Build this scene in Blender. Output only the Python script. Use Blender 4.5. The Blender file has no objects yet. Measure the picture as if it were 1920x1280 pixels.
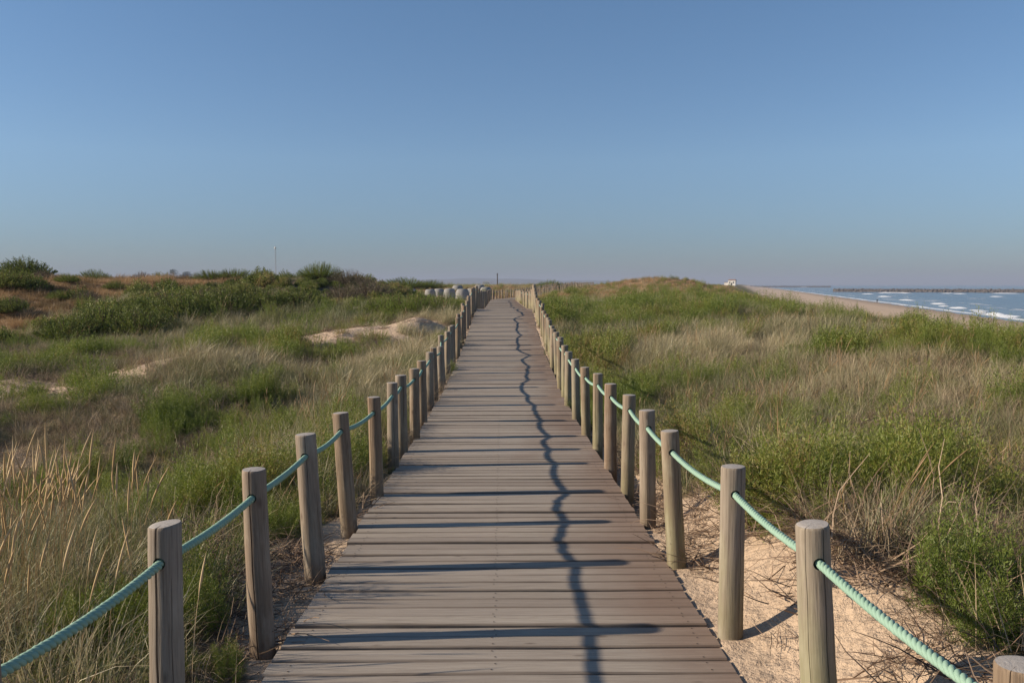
import bpy, bmesh, math, random
import numpy as np
from mathutils import Vector, Matrix, Euler

# ------------------------------------------------------------------ scene, camera, sky, sun
S = bpy.context.scene
C = S.collection
CZ = 8.0                      # camera height over the sea; the sea is z = 0
F = 1600.0                    # focal length in pixels of a 1920 wide picture
PITCH = math.atan(107.0 / F)  # the sea horizon lies 107 px above the middle of the picture

cam_d = bpy.data.cameras.new("camera")
cam_d.sensor_width = 36.0
cam_d.lens = 36.0 * F / 1920.0
cam_d.clip_start = 0.05
cam_d.clip_end = 30000
cam = bpy.data.objects.new("camera", cam_d)
C.objects.link(cam)
cam.location = (0, 0, CZ)
cam.rotation_euler = (math.pi / 2 - PITCH, 0, 0)
S.camera = cam

SUN_EL = math.radians(23.6)
SUN_AZ = math.atan2(-2.02, -0.17)       # direction towards the sun, from +Y towards +X
world = bpy.data.worlds.new("World")
S.world = world
world.use_nodes = True
wn = world.node_tree
wn.nodes.clear()
w_out = wn.nodes.new("ShaderNodeOutputWorld")
w_bg = wn.nodes.new("ShaderNodeBackground")
w_sky = wn.nodes.new("ShaderNodeTexSky")
w_sky.sky_type = 'NISHITA'
w_sky.sun_disc = False
w_sky.sun_elevation = SUN_EL
w_sky.sun_rotation = SUN_AZ
w_sky.altitude = 0
w_sky.air_density = 1.0
w_sky.dust_density = 0.3
w_sky.ozone_density = 3.0
w_bg.inputs[1].default_value = 0.087
w_tc = wn.nodes.new("ShaderNodeTexCoord")
w_sep = wn.nodes.new("ShaderNodeSeparateXYZ")
w_rmp = wn.nodes.new("ShaderNodeValToRGB")
w_mul = wn.nodes.new("ShaderNodeMix"); w_mul.data_type = 'RGBA'; w_mul.blend_type = 'MULTIPLY'
w_mul.inputs[0].default_value = 1.0
for pos_, col_ in ((0.0, (.41, .50, .69)), (.05, (.50, .60, .79)), (.14, (.76, .83, .94)), (.40, (.80, .93, 1.0))):
    e_ = w_rmp.color_ramp.elements.new(pos_); e_.color = (*col_, 1)
w_rmp.color_ramp.elements.remove(w_rmp.color_ramp.elements[0])
w_rmp.color_ramp.elements[-1].color = (.80, .93, 1.0, 1)
wn.links.new(w_tc.outputs["Generated"], w_sep.inputs[0])
wn.links.new(w_sep.outputs[2], w_rmp.inputs[0])
wn.links.new(w_sky.outputs[0], w_mul.inputs[6])
wn.links.new(w_rmp.outputs[0], w_mul.inputs[7])
wn.links.new(w_mul.outputs[2], w_bg.inputs[0])
wn.links.new(w_bg.outputs[0], w_out.inputs[0])

sun_d = bpy.data.lights.new("sun", 'SUN')
sun_d.energy = 5.0
sun_d.angle = math.radians(0.6)
sun_d.color = (1.0, 0.85, 0.66)
sun = bpy.data.objects.new("sun", sun_d)
C.objects.link(sun)
sdir = Vector((math.sin(SUN_AZ) * math.cos(SUN_EL), math.cos(SUN_AZ) * math.cos(SUN_EL), math.sin(SUN_EL)))
sun.rotation_euler = sdir.to_track_quat('Z', 'Y').to_euler()

S.view_settings.view_transform = 'Standard'
S.view_settings.look = 'None'
S.view_settings.exposure = 0.45
S.view_settings.gamma = 1.0
S.cycles.max_bounces = 6
S.cycles.transparent_max_bounces = 6
S.cycles.volume_bounces = 0

rng = np.random.default_rng(7)
random.seed(7)
PI = math.pi


# ------------------------------------------------------------------ helpers
def ray(u, v):
    """direction through a pixel of the 1920x1280 photograph, scaled to dy = 1"""
    a, b = (u - 960) / F, (640 - v) / F
    dx, dy, dz = a, math.cos(PITCH) + b * math.sin(PITCH), -math.sin(PITCH) + b * math.cos(PITCH)
    return dx / dy, dz / dy


def at_y(u, v, y):
    kx, kz = ray(u, v)
    return Vector((kx * y, y, CZ + kz * y))


def at_z(u, v, z):
    kx, kz = ray(u, v)
    y = (z - CZ) / kz
    return Vector((kx * y, y, z))


def _h(ix, iy, s):
    a = np.sin(ix * 127.1 + iy * 311.7 + s * 74.7) * 43758.5453
    return a - np.floor(a)


def vnoise(x, y, s=0):
    x = np.asarray(x, float); y = np.asarray(y, float)
    ix, iy = np.floor(x), np.floor(y)
    fx, fy = x - ix, y - iy
    fx = fx * fx * (3 - 2 * fx); fy = fy * fy * (3 - 2 * fy)
    a, b = _h(ix, iy, s), _h(ix + 1, iy, s)
    c, d = _h(ix, iy + 1, s), _h(ix + 1, iy + 1, s)
    return (a * (1 - fx) + b * fx) * (1 - fy) + (c * (1 - fx) + d * fx) * fy


def fbm(x, y, s=0, o=4):
    t = 0; amp = 0.5; n = 0
    for k in range(o):
        t = t + amp * vnoise(x * 2 ** k, y * 2 ** k, s + k * 13); n += amp; amp *= 0.5
    return t / n


def sstep(a, b, x):
    t = np.clip((x - a) / (b - a), 0, 1)
    return t * t * (3 - 2 * t)


def new_mesh(name, verts, faces, mats=(), smooth=False, attrs=None, mat_idx=None):
    """faces: array (n,k) or a list of polygons"""
    me = bpy.data.meshes.new(name)
    verts = np.asarray(verts, np.float32)
    me.vertices.add(len(verts))
    me.vertices.foreach_set("co", verts.ravel())
    if isinstance(faces, np.ndarray):
        n, k = faces.shape
        loops = faces.ravel(); starts = np.arange(n) * k; tot = np.full(n, k)
    else:
        tot = np.array([len(f) for f in faces]); n = len(faces)
        loops = np.array([i for f in faces for i in f]); starts = np.concatenate([[0], np.cumsum(tot)[:-1]])
    me.loops.add(len(loops)); me.polygons.add(n)
    me.loops.foreach_set("vertex_index", loops.astype(np.int32))
    me.polygons.foreach_set("loop_start", starts.astype(np.int32))
    me.polygons.foreach_set("loop_total", tot.astype(np.int32))
    me.polygons.foreach_set("use_smooth", np.full(n, bool(smooth)))
    for m in mats:
        me.materials.append(m)
    if mat_idx is not None:
        me.polygons.foreach_set("material_index", np.asarray(mat_idx, np.int32))
    for k, v in (attrs or {}).items():
        v = np.asarray(v)
        if v.ndim == 2:
            a = me.attributes.new(k, 'FLOAT_VECTOR', 'POINT'); a.data.foreach_set("vector", v.astype(np.float32).ravel())
        elif v.dtype.kind == 'i':
            a = me.attributes.new(k, 'INT', 'POINT'); a.data.foreach_set("value", v.astype(np.int32))
        else:
            a = me.attributes.new(k, 'FLOAT', 'POINT'); a.data.foreach_set("value", v.astype(np.float32))
    me.update(calc_edges=True)
    me.validate()
    return me


def link(name, me, parent=None, loc=None, rot=None):
    o = bpy.data.objects.new(name, me)
    C.objects.link(o)
    if parent: o.parent = parent
    if loc is not None: o.location = loc
    if rot is not None: o.rotation_euler = rot
    return o


def tag(o, label=None, cat=None, group=None, kind=None):
    if label: o["label"] = label
    if cat: o["category"] = cat
    if group: o["group"] = group
    if kind: o["kind"] = kind
    return o


class MB:
    """collects pieces into one mesh"""
    def __init__(self):
        self.v = []; self.f = []; self.a = {}; self.mi = []
        self.n = 0

    def add(self, v, f, mi=0, **attrs):
        v = np.asarray(v, float)
        self.v.append(v)
        for q in f:
            self.f.append(tuple(int(i) + self.n for i in q))
            self.mi.append(mi)
        for k, val in attrs.items():
            self.a.setdefault(k, []).append(np.broadcast_to(np.asarray(val, float), (len(v),)))
        self.n += len(v)

    def box(self, x0, x1, y0, y1, z0, z1, mi=0, **attrs):
        v = [(x, y, z) for z in (z0, z1) for y in (y0, y1) for x in (x0, x1)]
        self.add(v, [(0, 2, 3, 1), (4, 5, 7, 6), (0, 1, 5, 4), (2, 6, 7, 3), (0, 4, 6, 2), (1, 3, 7, 5)], mi, **attrs)

    def tube(self, pts, rad, n=6, mi=0, cap=True, **attrs):
        pts = np.asarray(pts, float); m = len(pts)
        rad = np.broadcast_to(np.asarray(rad, float), (m,))
        tan = np.gradient(pts, axis=0); tan /= np.linalg.norm(tan, axis=1)[:, None] + 1e-9
        up = np.array([0, 0, 1.0]) if abs(tan[0][2]) < 0.9 else np.array([1.0, 0, 0])
        vs = []
        for p, t, r in zip(pts, tan, rad):
            s = np.cross(up, t); s /= np.linalg.norm(s) + 1e-9
            w = np.cross(t, s)
            for k in range(n):
                a = 2 * PI * k / n
                vs.append(p + r * (math.cos(a) * s + math.sin(a) * w))
        fs = [(i * n + k, i * n + (k + 1) % n, (i + 1) * n + (k + 1) % n, (i + 1) * n + k) for i in range(m - 1) for k in range(n)]
        if cap:
            fs.append(tuple(range(n - 1, -1, -1))); fs.append(tuple((m - 1) * n + k for k in range(n)))
        self.add(vs, fs, mi, **attrs)

    def lathe(self, prof, n=24, center=(0, 0, 0), mi=0, **attrs):
        vs = []; m = len(prof)
        for r, z in prof:
            for k in range(n):
                a = 2 * PI * k / n
                vs.append((center[0] + r * math.cos(a), center[1] + r * math.sin(a), center[2] + z))
        fs = [(i * n + k, i * n + (k + 1) % n, (i + 1) * n + (k + 1) % n, (i + 1) * n + k) for i in range(m - 1) for k in range(n)]
        fs.append(tuple((m - 1) * n + k for k in range(n)))
        self.add(vs, fs, mi, **attrs)

    def mesh(self, name, mats, smooth=False):
        return new_mesh(name, np.concatenate(self.v), self.f, mats, smooth,
                        {k: np.concatenate(v) for k, v in self.a.items()}, self.mi)


# ------------------------------------------------------------------ material helpers
class NT:
    def __init__(self, name):
        self.m = bpy.data.materials.new(name); self.m.use_nodes = True
        self.t = self.m.node_tree; self.t.nodes.clear()
        self.out = self.t.nodes.new("ShaderNodeOutputMaterial")

    def n(self, typ, **kw):
        nd = self.t.nodes.new(typ)
        for k, v in kw.items(): setattr(nd, k, v)
        return nd

    def set(self, sock, v):
        if hasattr(v, "is_output") or isinstance(v, bpy.types.NodeSocket): self.t.links.new(v, sock)
        elif v is not None: sock.default_value = v

    def math(self, op, a, b=None, c=None, clamp=False):
        nd = self.n("ShaderNodeMath", operation=op, use_clamp=clamp)
        self.set(nd.inputs[0], a); self.set(nd.inputs[1], b)
        if c is not None: self.set(nd.inputs[2], c)
        return nd.outputs[0]

    def mix(self, f, a, b, blend='MIX'):
        nd = self.n("ShaderNodeMix", data_type='RGBA', blend_type=blend)
        self.set(nd.inputs[0], f)
        self.set(nd.inputs[6], a if not isinstance(a, tuple) else (*a[:3], 1)); self.set(nd.inputs[7], b if not isinstance(b, tuple) else (*b[:3], 1))
        return nd.outputs[2]

    def noise(self, vec=None, scale=5, detail=4, rough=0.55, dist=0.0, out=0):
        nd = self.n("ShaderNodeTexNoise")
        if vec is not None: self.set(nd.inputs["Vector"], vec)
        nd.inputs["Scale"].default_value = scale; nd.inputs["Detail"].default_value = detail
        nd.inputs["Roughness"].default_value = rough; nd.inputs["Distortion"].default_value = dist
        return nd.outputs[out]

    def ramp(self, f, *stops):
        nd = self.n("ShaderNodeValToRGB"); el = nd.color_ramp.elements
        while len(el) < len(stops): el.new(0.5)
        for e, (p, c) in zip(el, stops):
            e.position = p; e.color = (*c, 1) if isinstance(c, tuple) else (c, c, c, 1)
        self.set(nd.inputs[0], f)
        return nd.outputs[0]

    def attr(self, name, typ='GEOMETRY', out="Fac"):
        nd = self.n("ShaderNodeAttribute", attribute_name=name, attribute_type=typ)
        return nd.outputs[out]

    def mapping(self, vec, scale=(1, 1, 1), loc=None):
        nd = self.n("ShaderNodeMapping"); self.set(nd.inputs[0], vec)
        nd.inputs["Scale"].default_value = scale
        if loc is not None: self.set(nd.inputs["Location"], loc)
        return nd.outputs[0]

    def pos(self): return self.n("ShaderNodeNewGeometry").outputs["Position"]
    def objc(self): return self.n("ShaderNodeTexCoord").outputs["Object"]
    def rnd(self): return self.n("ShaderNodeObjectInfo").outputs["Random"]

    def bump(self, h, strength=0.5, dist=0.01):
        nd = self.n("ShaderNodeBump"); nd.inputs["Strength"].default_value = strength; nd.inputs["Distance"].default_value = dist
        self.set(nd.inputs["Height"], h); return nd.outputs[0]

    def principled(self, col, rough=0.8, normal=None, spec=0.3, **kw):
        p = self.n("ShaderNodeBsdfPrincipled")
        self.set(p.inputs["Base Color"], (*col, 1) if isinstance(col, tuple) else col)
        self.set(p.inputs["Roughness"], rough)
        p.inputs["Specular IOR Level"].default_value = spec
        if normal is not None: self.set(p.inputs["Normal"], normal)
        self.t.links.new(p.outputs[0], self.out.inputs[0])
        return p

    def leafy(self, col, trans=0.35, gloss=0.06, rough=0.55):
        """thin plant tissue: diffuse + translucent + a little sheen"""
        d = self.n("ShaderNodeBsdfDiffuse"); tr = self.n("ShaderNodeBsdfTranslucent"); g = self.n("ShaderNodeBsdfGlossy")
        self.set(d.inputs[0], col); self.set(tr.inputs[0], col)
        g.inputs["Roughness"].default_value = rough
        m1 = self.n("ShaderNodeMixShader"); m1.inputs[0].default_value = trans
        self.t.links.new(d.outputs[0], m1.inputs[1]); self.t.links.new(tr.outputs[0], m1.inputs[2])
        m2 = self.n("ShaderNodeMixShader"); m2.inputs[0].default_value = gloss
        self.t.links.new(m1.outputs[0], m2.inputs[1]); self.t.links.new(g.outputs[0], m2.inputs[2])
        self.t.links.new(m2.outputs[0], self.out.inputs[0])


def mat_plain(name, col, rough=0.8, var=0.15, scale=8.0):
    t = NT(name)
    f = t.noise(t.objc(), scale, 5)
    c = t.mix(f, tuple(x * (1 - var) for x in col), tuple(min(1, x * (1 + var)) for x in col))
    t.principled(c, rough, t.bump(f, 0.2, 0.01))
    return t.m


# ------------------------------------------------------------------ the boardwalk's line and level
_PY = np.array([-6, 0, 4, 8, 12.7, 15.5, 18.1, 21.8, 24.5, 27.5, 30.9, 33, 34.6, 37, 41, 50, 60, 70, 78])
_PD = np.array([-1.60, -1.72, -1.805, -1.89, -1.985, -1.985, -1.93, -1.81, -1.68, -1.48, -1.21, -1.05, -0.99, -1.10, -1.24, -1.30, -1.34, -1.38, -1.42])
_PX = np.array([0.06, 0.0, -0.055, -0.10, -0.16, -0.18, -0.20, -0.24, -0.27, -0.29, -0.30, -0.31, -0.31, -0.30, -0.29, -0.42, -0.57, -0.72, -0.84])
_line = [(x, y, z) for x, y, z in zip(_PX, _PY, _PD)] + [(-0.55, 82, -1.42), (0.15, 85.2, -1.41), (1.25, 89, -1.37), (3.0, 97, -1.22),
         (4.9, 108, -0.98), (8.2, 126, -0.66), (11.8, 142, -0.5), (17, 160, -0.45)]
_line = np.array(_line)
_seg = np.r_[0, np.cumsum(np.hypot(np.diff(_line[:, 0]), np.diff(_line[:, 1])))]
PS = np.arange(0, _seg[-1], 0.1)                       # path length
_k = np.hanning(17); _k /= _k.sum()


def _smooth(a):
    p = np.pad(a, 8, mode='reflect', reflect_type='odd')
    return np.convolve(p, _k, 'valid')


PATH = np.stack([_smooth(np.interp(PS, _seg, _line[:, i])) for i in range(3)], 1)
PTAN = np.gradient(PATH[:, :2], axis=0); PTAN /= np.linalg.norm(PTAN, axis=1)[:, None]
HALF = 1.10


def path_at(s):
    x = np.interp(s, PS, PATH[:, 0]); y = np.interp(s, PS, PATH[:, 1]); z = np.interp(s, PS, PATH[:, 2])
    tx = np.interp(s, PS, PTAN[:, 0]); ty = np.interp(s, PS, PTAN[:, 1])
    return x, y, z, tx, ty


def path_near(x, y):
    """lateral offset (+ = seaward) and deck level for points"""
    x = np.asarray(x, float).ravel(); y = np.asarray(y, float).ravel()
    lat = np.empty(len(x)); dz = np.empty(len(x))
    P = PATH[::3, :2]; T = PTAN[::3]; Z = PATH[::3, 2]
    for a in range(0, len(x), 20000):
        b = slice(a, a + 20000)
        # rough index by y, refined in a window
        i = np.clip(np.searchsorted(P[:, 1], y[b]), 1, len(P) - 1)
        best = np.full(i.shape, 1e18); bi = i.copy()
        for d in range(-24, 25, 2):
            j = np.clip(i + d, 0, len(P) - 1)
            q = (P[j, 0] - x[b]) ** 2 + (P[j, 1] - y[b]) ** 2
            m = q < best; best[m] = q[m]; bi[m] = j[m]
        dx = x[b] - P[bi, 0]; dy = y[b] - P[bi, 1]
        lat[b] = dx * T[bi, 1] - dy * T[bi, 0]
        dz[b] = Z[bi]
    return lat, dz


def deck_z(y):
    return np.interp(y, PATH[:, 1], PATH[:, 2])


# ------------------------------------------------------------------ terrain height (relative to the camera)
ST = {
    -8: [(-60, -1), (-20, -1.8), (-8, -2.2), (-4, -1.95), (-2, -1.75), (-1.3, -1.68), (1.2, -1.66), (2, -1.6), (4, -1.4), (8, -1.1), (11, -1.2), (20, -3), (40, -5)],
    0: [(-60, -1), (-20, -1.9), (-8, -2.35), (-4, -2.1), (-2, -1.9), (-1.3, -1.8), (1.2, -1.78), (2, -1.72), (4, -1.5), (8, -1.15), (11, -1.3), (20, -3), (40, -5)],
    5: [(-60, -1), (-20, -2.1), (-8, -2.5), (-4, -2.2), (-2, -1.98), (-1.3, -1.9), (1.2, -1.87), (2, -1.82), (3, -1.72), (5, -1.52), (8, -1.2), (10, -1.15), (14, -2.2), (20, -3.6), (40, -5.5)],
    12: [(-60, -1), (-20, -2.5), (-7, -2.65), (-4, -2.4), (-2, -2.1), (-1.3, -2.04), (1.2, -2.2), (3, -1.95), (6, -1.6), (9, -1.25), (11, -1.3), (15, -2.3), (25, -4.6), (50, -5.5)],
    20: [(-60, -.8), (-30, -1.6), (-20, -2.3), (-11, -2.45), (-8.5, -2.2), (-6.5, -1.9), (-4, -2.05), (-2.5, -1.95), (-1.4, -1.95), (1, -2.1), (4, -1.8), (8, -1.45), (10, -1.4), (13, -1.9), (20, -3.6), (50, -5.6)],
    30: [(-60, -.4), (-45, -.6), (-30, -1.5), (-20, -2.1), (-14, -2.1), (-10, -1.8), (-6, -1.5), (-4, -1.35), (-2.5, -1.25), (-1.4, -1.33), (1, -1.38), (2, -1.35), (4, -1.3), (8, -1.22), (11, -1.25), (15, -2.1), (25, -4.6), (50, -5.6)],
    40: [(-80, .2), (-55, .3), (-40, .1), (-25, -.6), (-16, -1.0), (-9, -1.1), (-5, -1.05), (-1.4, -1.28), (1, -1.3), (4, -1.3), (8, -1.22), (12, -1.25), (18, -2.7), (30, -5), (60, -5.8)],
    50: [(-80, .6), (-60, .65), (-40, .6), (-30, .45), (-20, .2), (-15, .1), (-11, .3), (-8, -.1), (-5, -1.0), (-1.5, -1.38), (1, -1.4), (4, -1.35), (8, -1.25), (12, -1.2), (20, -2.7), (35, -5.2), (70, -6)],
    60: [(-80, .5), (-60, .5), (-40, .3), (-20, -.2), (-10, -.8), (-5, -1.3), (1, -1.5), (5, -1.4), (10, -1.2), (14, -1.15), (22, -2.6), (40, -5.3), (70, -6)],
    80: [(-100, -.5), (-40, -.5), (-15, -1.0), (-6, -1.4), (-2, -1.55), (1, -1.55), (5, -1.2), (10, -.9), (15, -.9), (25, -2.6), (45, -5.4), (80, -6.4)],
    105: [(-150, -.6), (-40, -.5), (-15, -.5), (-5, -.8), (0, -1.0), (4, -1.1), (8, -1.05), (12, -.7), (20, -.4), (28, -1.5), (40, -4.6), (85, -7)],
    130: [(-150, -.9), (-20, -.7), (-5, -.6), (3, -.6), (6, -.8), (11, -.8), (14, -.3), (18, .45), (22, .7), (26, .5), (30, -.3), (37, -2.3), (52, -4.7), (92, -7.6)],
    160: [(-200, -.9), (-30, -.8), (0, -.5), (8, -.4), (14, -.6), (20, -.3), (28, -.2), (33, -.2), (38, -1.0), (45, -3), (56, -4.8), (100, -7.8)],
    250: [(-300, -1.3), (-50, -1.3), (0, -1.2), (30, -.9), (48, -.8), (54, -.7), (60, -1.6), (70, -4), (90, -5.3), (125, -8)],
}
_ys = np.array(sorted(ST), float)


def shore(y):
    return 60 + 0.27 * y


def ground_rel(x, y):
    x = np.asarray(x, float); y = np.asarray(y, float)
    rows = [np.interp(x, *zip(*ST[int(k)])) for k in _ys]
    rows = np.array(rows)
    i = np.clip(np.searchsorted(_ys, y) - 1, 0, len(_ys) - 2)
    t = np.clip((y - _ys[i]) / (_ys[i + 1] - _ys[i]), 0, 1)
    t = t * t * (3 - 2 * t) * 0.5 + t * 0.5
    ar = np.arange(len(x))
    z = rows[i, ar] * (1 - t) + rows[i + 1, ar] * t
    d = shore(y) - x
    far = np.interp(d, [-4000, -300, 0, 12, 52, 60, 65, 110, 300, 6000], [-14, -11.5, -8.05, -7.5, -5.6, -3.6, -0.9, -0.8, -0.9, -1.0])
    w = sstep(150, 260, y)
    z = z * (1 - w) + far * w
    beach = np.interp(d, [-4000, -300, 0, 12, 60], [-14, -11.5, -8.05, -7.5, -5.6])
    z = np.where(d < 40, np.minimum(z, beach), z)
    return z


def terrain(x, y):
    shp = np.shape(x)
    x = np.asarray(x, float).ravel(); y = np.asarray(y, float).ravel()
    z = ground_rel(x, y)
    lat, dz = path_near(x, y)
    al = np.abs(lat)
    dry = sstep(0, 30, shore(y) - x)
    rough = sstep(1.3, 4.0, al) * dry
    z = z + rough * (0.75 * (fbm(x / 5.0, y / 5.0, 3) - 0.5) + 0.34 * (fbm(x / 1.5, y / 1.5, 5) - 0.5))
    z = z + 0.035 * (fbm(x / 0.35, y / 0.35, 9, 3) - 0.5) * dry
    # the heap of blown sand beside the walk
    z = z + 0.44 * np.exp(-(((x + 2.75) / 1.05) ** 2 + ((y - 27.3) / 1.7) ** 2)) + 0.36 * np.exp(-(((x + 4.8) / 1.9) ** 2 + ((y - 26.0) / 2.0) ** 2))
    z = z + .22 * (fbm(x / .9, y / .9, 161) - .5) * np.exp(-(((x + 3.6) / 2.6) ** 2 + ((y - 26.6) / 3.0) ** 2))
    # marram hummock on the inland side
    z = z + 0.35 * np.exp(-(((x + 6.8) / 2.2) ** 2 + ((y - 19.5) / 2.2) ** 2))
    # ground close to the walk follows its level
    near = 1 - sstep(1.5, 3.0, al)
    gap = np.where(lat > 0, -0.012 - 0.22 * sstep(6.0, 9.0, y) * (1 - sstep(16, 22, y)), -0.07)
    tgt = dz + gap + (0.03 + .11 * sstep(1.22, 1.7, al)) * (fbm(x / 0.42, y / 0.42, 21, 4) - 0.5)
    bank = sstep(1.20, 1.95, lat) * (1 - sstep(2.2, 4.8, lat)) * sstep(.5, 2.5, y) * (1 - sstep(8.5, 12, y))
    ok = (y > -6) & (y < 158)
    z = np.where(ok, z * (1 - near) + tgt * near, z) + .34 * bank
    z = np.where(ok & (al < 1.12), np.minimum(z, dz - 0.022 - 0.26 * (1 - sstep(0.88, 1.07, al))), z)
    return (z + CZ).reshape(shp)


# ------------------------------------------------------------------ where sand lies bare (0..1) and which plants grow
def sandy(x, y):
    x = np.asarray(x, float); y = np.asarray(y, float)
    shp = x.shape; x = x.ravel(); y = y.ravel()
    lat, _ = path_near(x, y)
    n = fbm(x / 0.9, y / 0.9, 31) - 0.5
    n2 = fbm(x / 2.6, y / 2.6, 37) - 0.5
    s = np.zeros(len(x))
    wr = np.interp(y, [0, 4, 6, 8, 11, 14, 24, 30, 36, 45], [2.45, 1.92, 1.72, 1.52, 1.32, 1.38, 1.5, 1.6, 1.6, 1.4])
    s = np.maximum(s, (lat > 0) * (1 - sstep(-0.08, 0.10, lat - wr - 0.55 * n)))
    wl = np.interp(y, [0, 3.4, 4.0, 5.0, 5.8, 6.3, 8, 10, 13, 20, 26], [1.05, 1.05, 1.12, 1.7, 1.7, 1.5, 1.3, 1.22, 1.25, 1.3, 1.5])
    s = np.maximum(s, (lat <= 0) * (1 - sstep(-0.06, 0.08, -lat - wl - 0.5 * n)))
    for cx, cy, rx, ry, k in ((-8.0, 12.3, 1.7, 1.3, .6), (-10.8, 18.4, 2.9, 2.0, .64), (-8.4, 20.0, 1.2, 0.8, .7), (-6.5, 83, 4.5, 14, .9), (-4, 60, 2.2, 9, .7), (-3.2, 27.4, 1.9, 2.2, 1), (-5.2, 25.4, 2.2, 2.2, .95),
                              (-12.5, 14.0, 2.5, 1.4, .6), (-6.0, 9.0, 0.8, 0.6, .5), (-3.2, 23.9, 1.2, 1.0, .9), (-15.5, 22.5, 2.2, 1.2, .6), (-7.6, 44.5, 2.2, 1.0, .5), (-5.2, 36.5, 1.5, .8, .7)):
        r = np.hypot((x - cx) / rx, (y - cy) / ry)
        s = np.maximum(s, k * (1 - sstep(0.6, 1.2, r - 1.5 * n - 1.0 * n2)))
    d = shore(y) - x
    s = np.maximum(s, 1 - sstep(46, 58, d - 14 * n2))
    return s.reshape(shp)


def leftness(x, y):
    return x < np.interp(y, PATH[:, 1], PATH[:, 0])


def weights(x, y):
    """plant cover: marram, dry grass, needle scrub, broad leaved scrub, brown tangle"""
    L = leftness(x, y)
    n1 = fbm(x / 2.4, y / 2.4, 51); n2 = fbm(x / 5.0, y / 5.0, 57); n3 = fbm(x / 1.2, y / 1.2, 63)
    lat, _ = path_near(x, y)
    g = np.zeros((5, len(x)))
    # ---- seaward side
    scrub = .9 * sstep(0.42, 0.50, n1)
    for cx, cy, rx, ry in ((3.4, 9.0, 1.9, 1.7), (2.9, 5.6, 1.5, 1.2), (7.0, 18.0, 2.8, 2.0), (4.5, 30.0, 4.5, 6.0), (10, 14.0, 2.6, 2.6), (5.4, 6.5, 1.5, 1.2), (2.3, 7.3, .9, 1.3)):
        scrub = np.maximum(scrub, 1 - sstep(0.6, 1.15, np.hypot((x - cx) / rx, (y - cy) / ry) - (n3 - .5) * 1.2))
    for cx, cy, rx, ry in ((5.5, 13.2, 2.6, 1.6), (4.6, 7.2, 1.0, 0.9), (4.2, 19.5, 2.2, 3.2), (8.5, 24, 3.5, 3)):
        scrub = np.minimum(scrub, sstep(0.7, 1.2, np.hypot((x - cx) / rx, (y - cy) / ry) - (n3 - .5)))
    tangle = (1 - sstep(0.5, 1.2, np.hypot((x - 3.1) / 1.5, (y - 4.2) / 1.2) - (n3 - .5) * 1.2)) + 0.6 * sstep(.54, .64, n3) * (y < 14)
    R = ~L
    brush = 1 - sstep(0.6, 1.2, np.hypot((x - 2.75) / 1.05, (y - 4.6) / .85) - (n3 - .5) * 1.2)
    scrub = scrub * (1 - .85 * brush)
    n4 = fbm(x / .95, y / .95, 141, 3)
    clump = sstep(.37, .47, n4)
    scrub = scrub * (.25 + .75 * clump)
    g[0] += R * (1 - scrub) * 1.0 + R * scrub * 0.20
    g[2] += R * scrub
    g[4] += R * np.clip(tangle + 1.4 * brush, 0, 2.2)
    # ---- inland side
    bx = -18.5 + np.maximum(0, y - 42) * .6
    dune = sstep(-1.5, 1.5, bx - x + 4 * (n1 - .5)) * sstep(29, 33, y + 6 * (n2 - .5)) * (1 - sstep(60, 70, y))
    fa = np.interp(x, [-20, -18, -14, -8, -4], [60, 28, 34, 35, 33]) + 4 * (n1 - .5)
    foot = sstep(0, 3, y - fa) * sstep(3.6, 5.5, -x) * (1 - sstep(60, 68, y))
    broad = foot * (1 - dune) * (.35 + .65 * sstep(.36, .5, fbm(x / 2.0, y / 2.0, 171)))
    broad = np.maximum(broad, dune * .35 * sstep(.62, .68, n1) * (y < 46))
    low = .8 * sstep(.48, .58, n1) * (1 - foot) * (1 - dune) * sstep(6, 9, y)
    nearscrub = (1 - sstep(0.6, 1.1, np.hypot((x + 2.3) / 0.75, (y - 6.6) / 1.5) - (n3 - .5))) + (1 - sstep(.6, 1.1, np.hypot((x + 2.05) / .72, (y - 3.7) / 1.1) - (n3 - .5) * 1.4))
    nearscrub = nearscrub + (1 - sstep(.6, 1.1, np.hypot((x + 2.7) / .9, (y - 3.5) / .8) - (n3 - .5))) + .8 * (1 - sstep(.6, 1.1, np.hypot((x + 1.75) / .4, (y - 8.2) / 1.6) - (n3 - .5)))
    nearscrub = nearscrub + (1 - sstep(.6, 1.1, np.hypot((x + 1.62) / .45, (y - 3.9) / .95) - (n3 - .5)))
    ns = np.clip(np.maximum(low * .8, nearscrub), 0, 1)
    g[0] += L * (1 - np.maximum(broad, dune)) * (1 - ns * .88)
    g[1] += L * dune * (1 - broad * .8)
    g[2] += L * ns
    g[3] += L * broad
    g[4] += L * 0.25 * sstep(.62, .7, n3) * (1 - dune)
    # ---- far ground: dry grass dominates
    fr = sstep(58, 75, y)
    g[1] = np.maximum(g[1], fr * np.where(R, .9, .8)); g[0] *= (1 - fr * .75)
    g[2] *= (1 - fr * .6)
    s = sandy(x, y)
    return g * (1 - s), s


# ------------------------------------------------------------------ ground sheet
def spaced(a, b, h0, grow):
    out = [a]; h = h0
    while out[-1] < b:
        out.append(out[-1] + h); h *= grow
    return out


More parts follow.
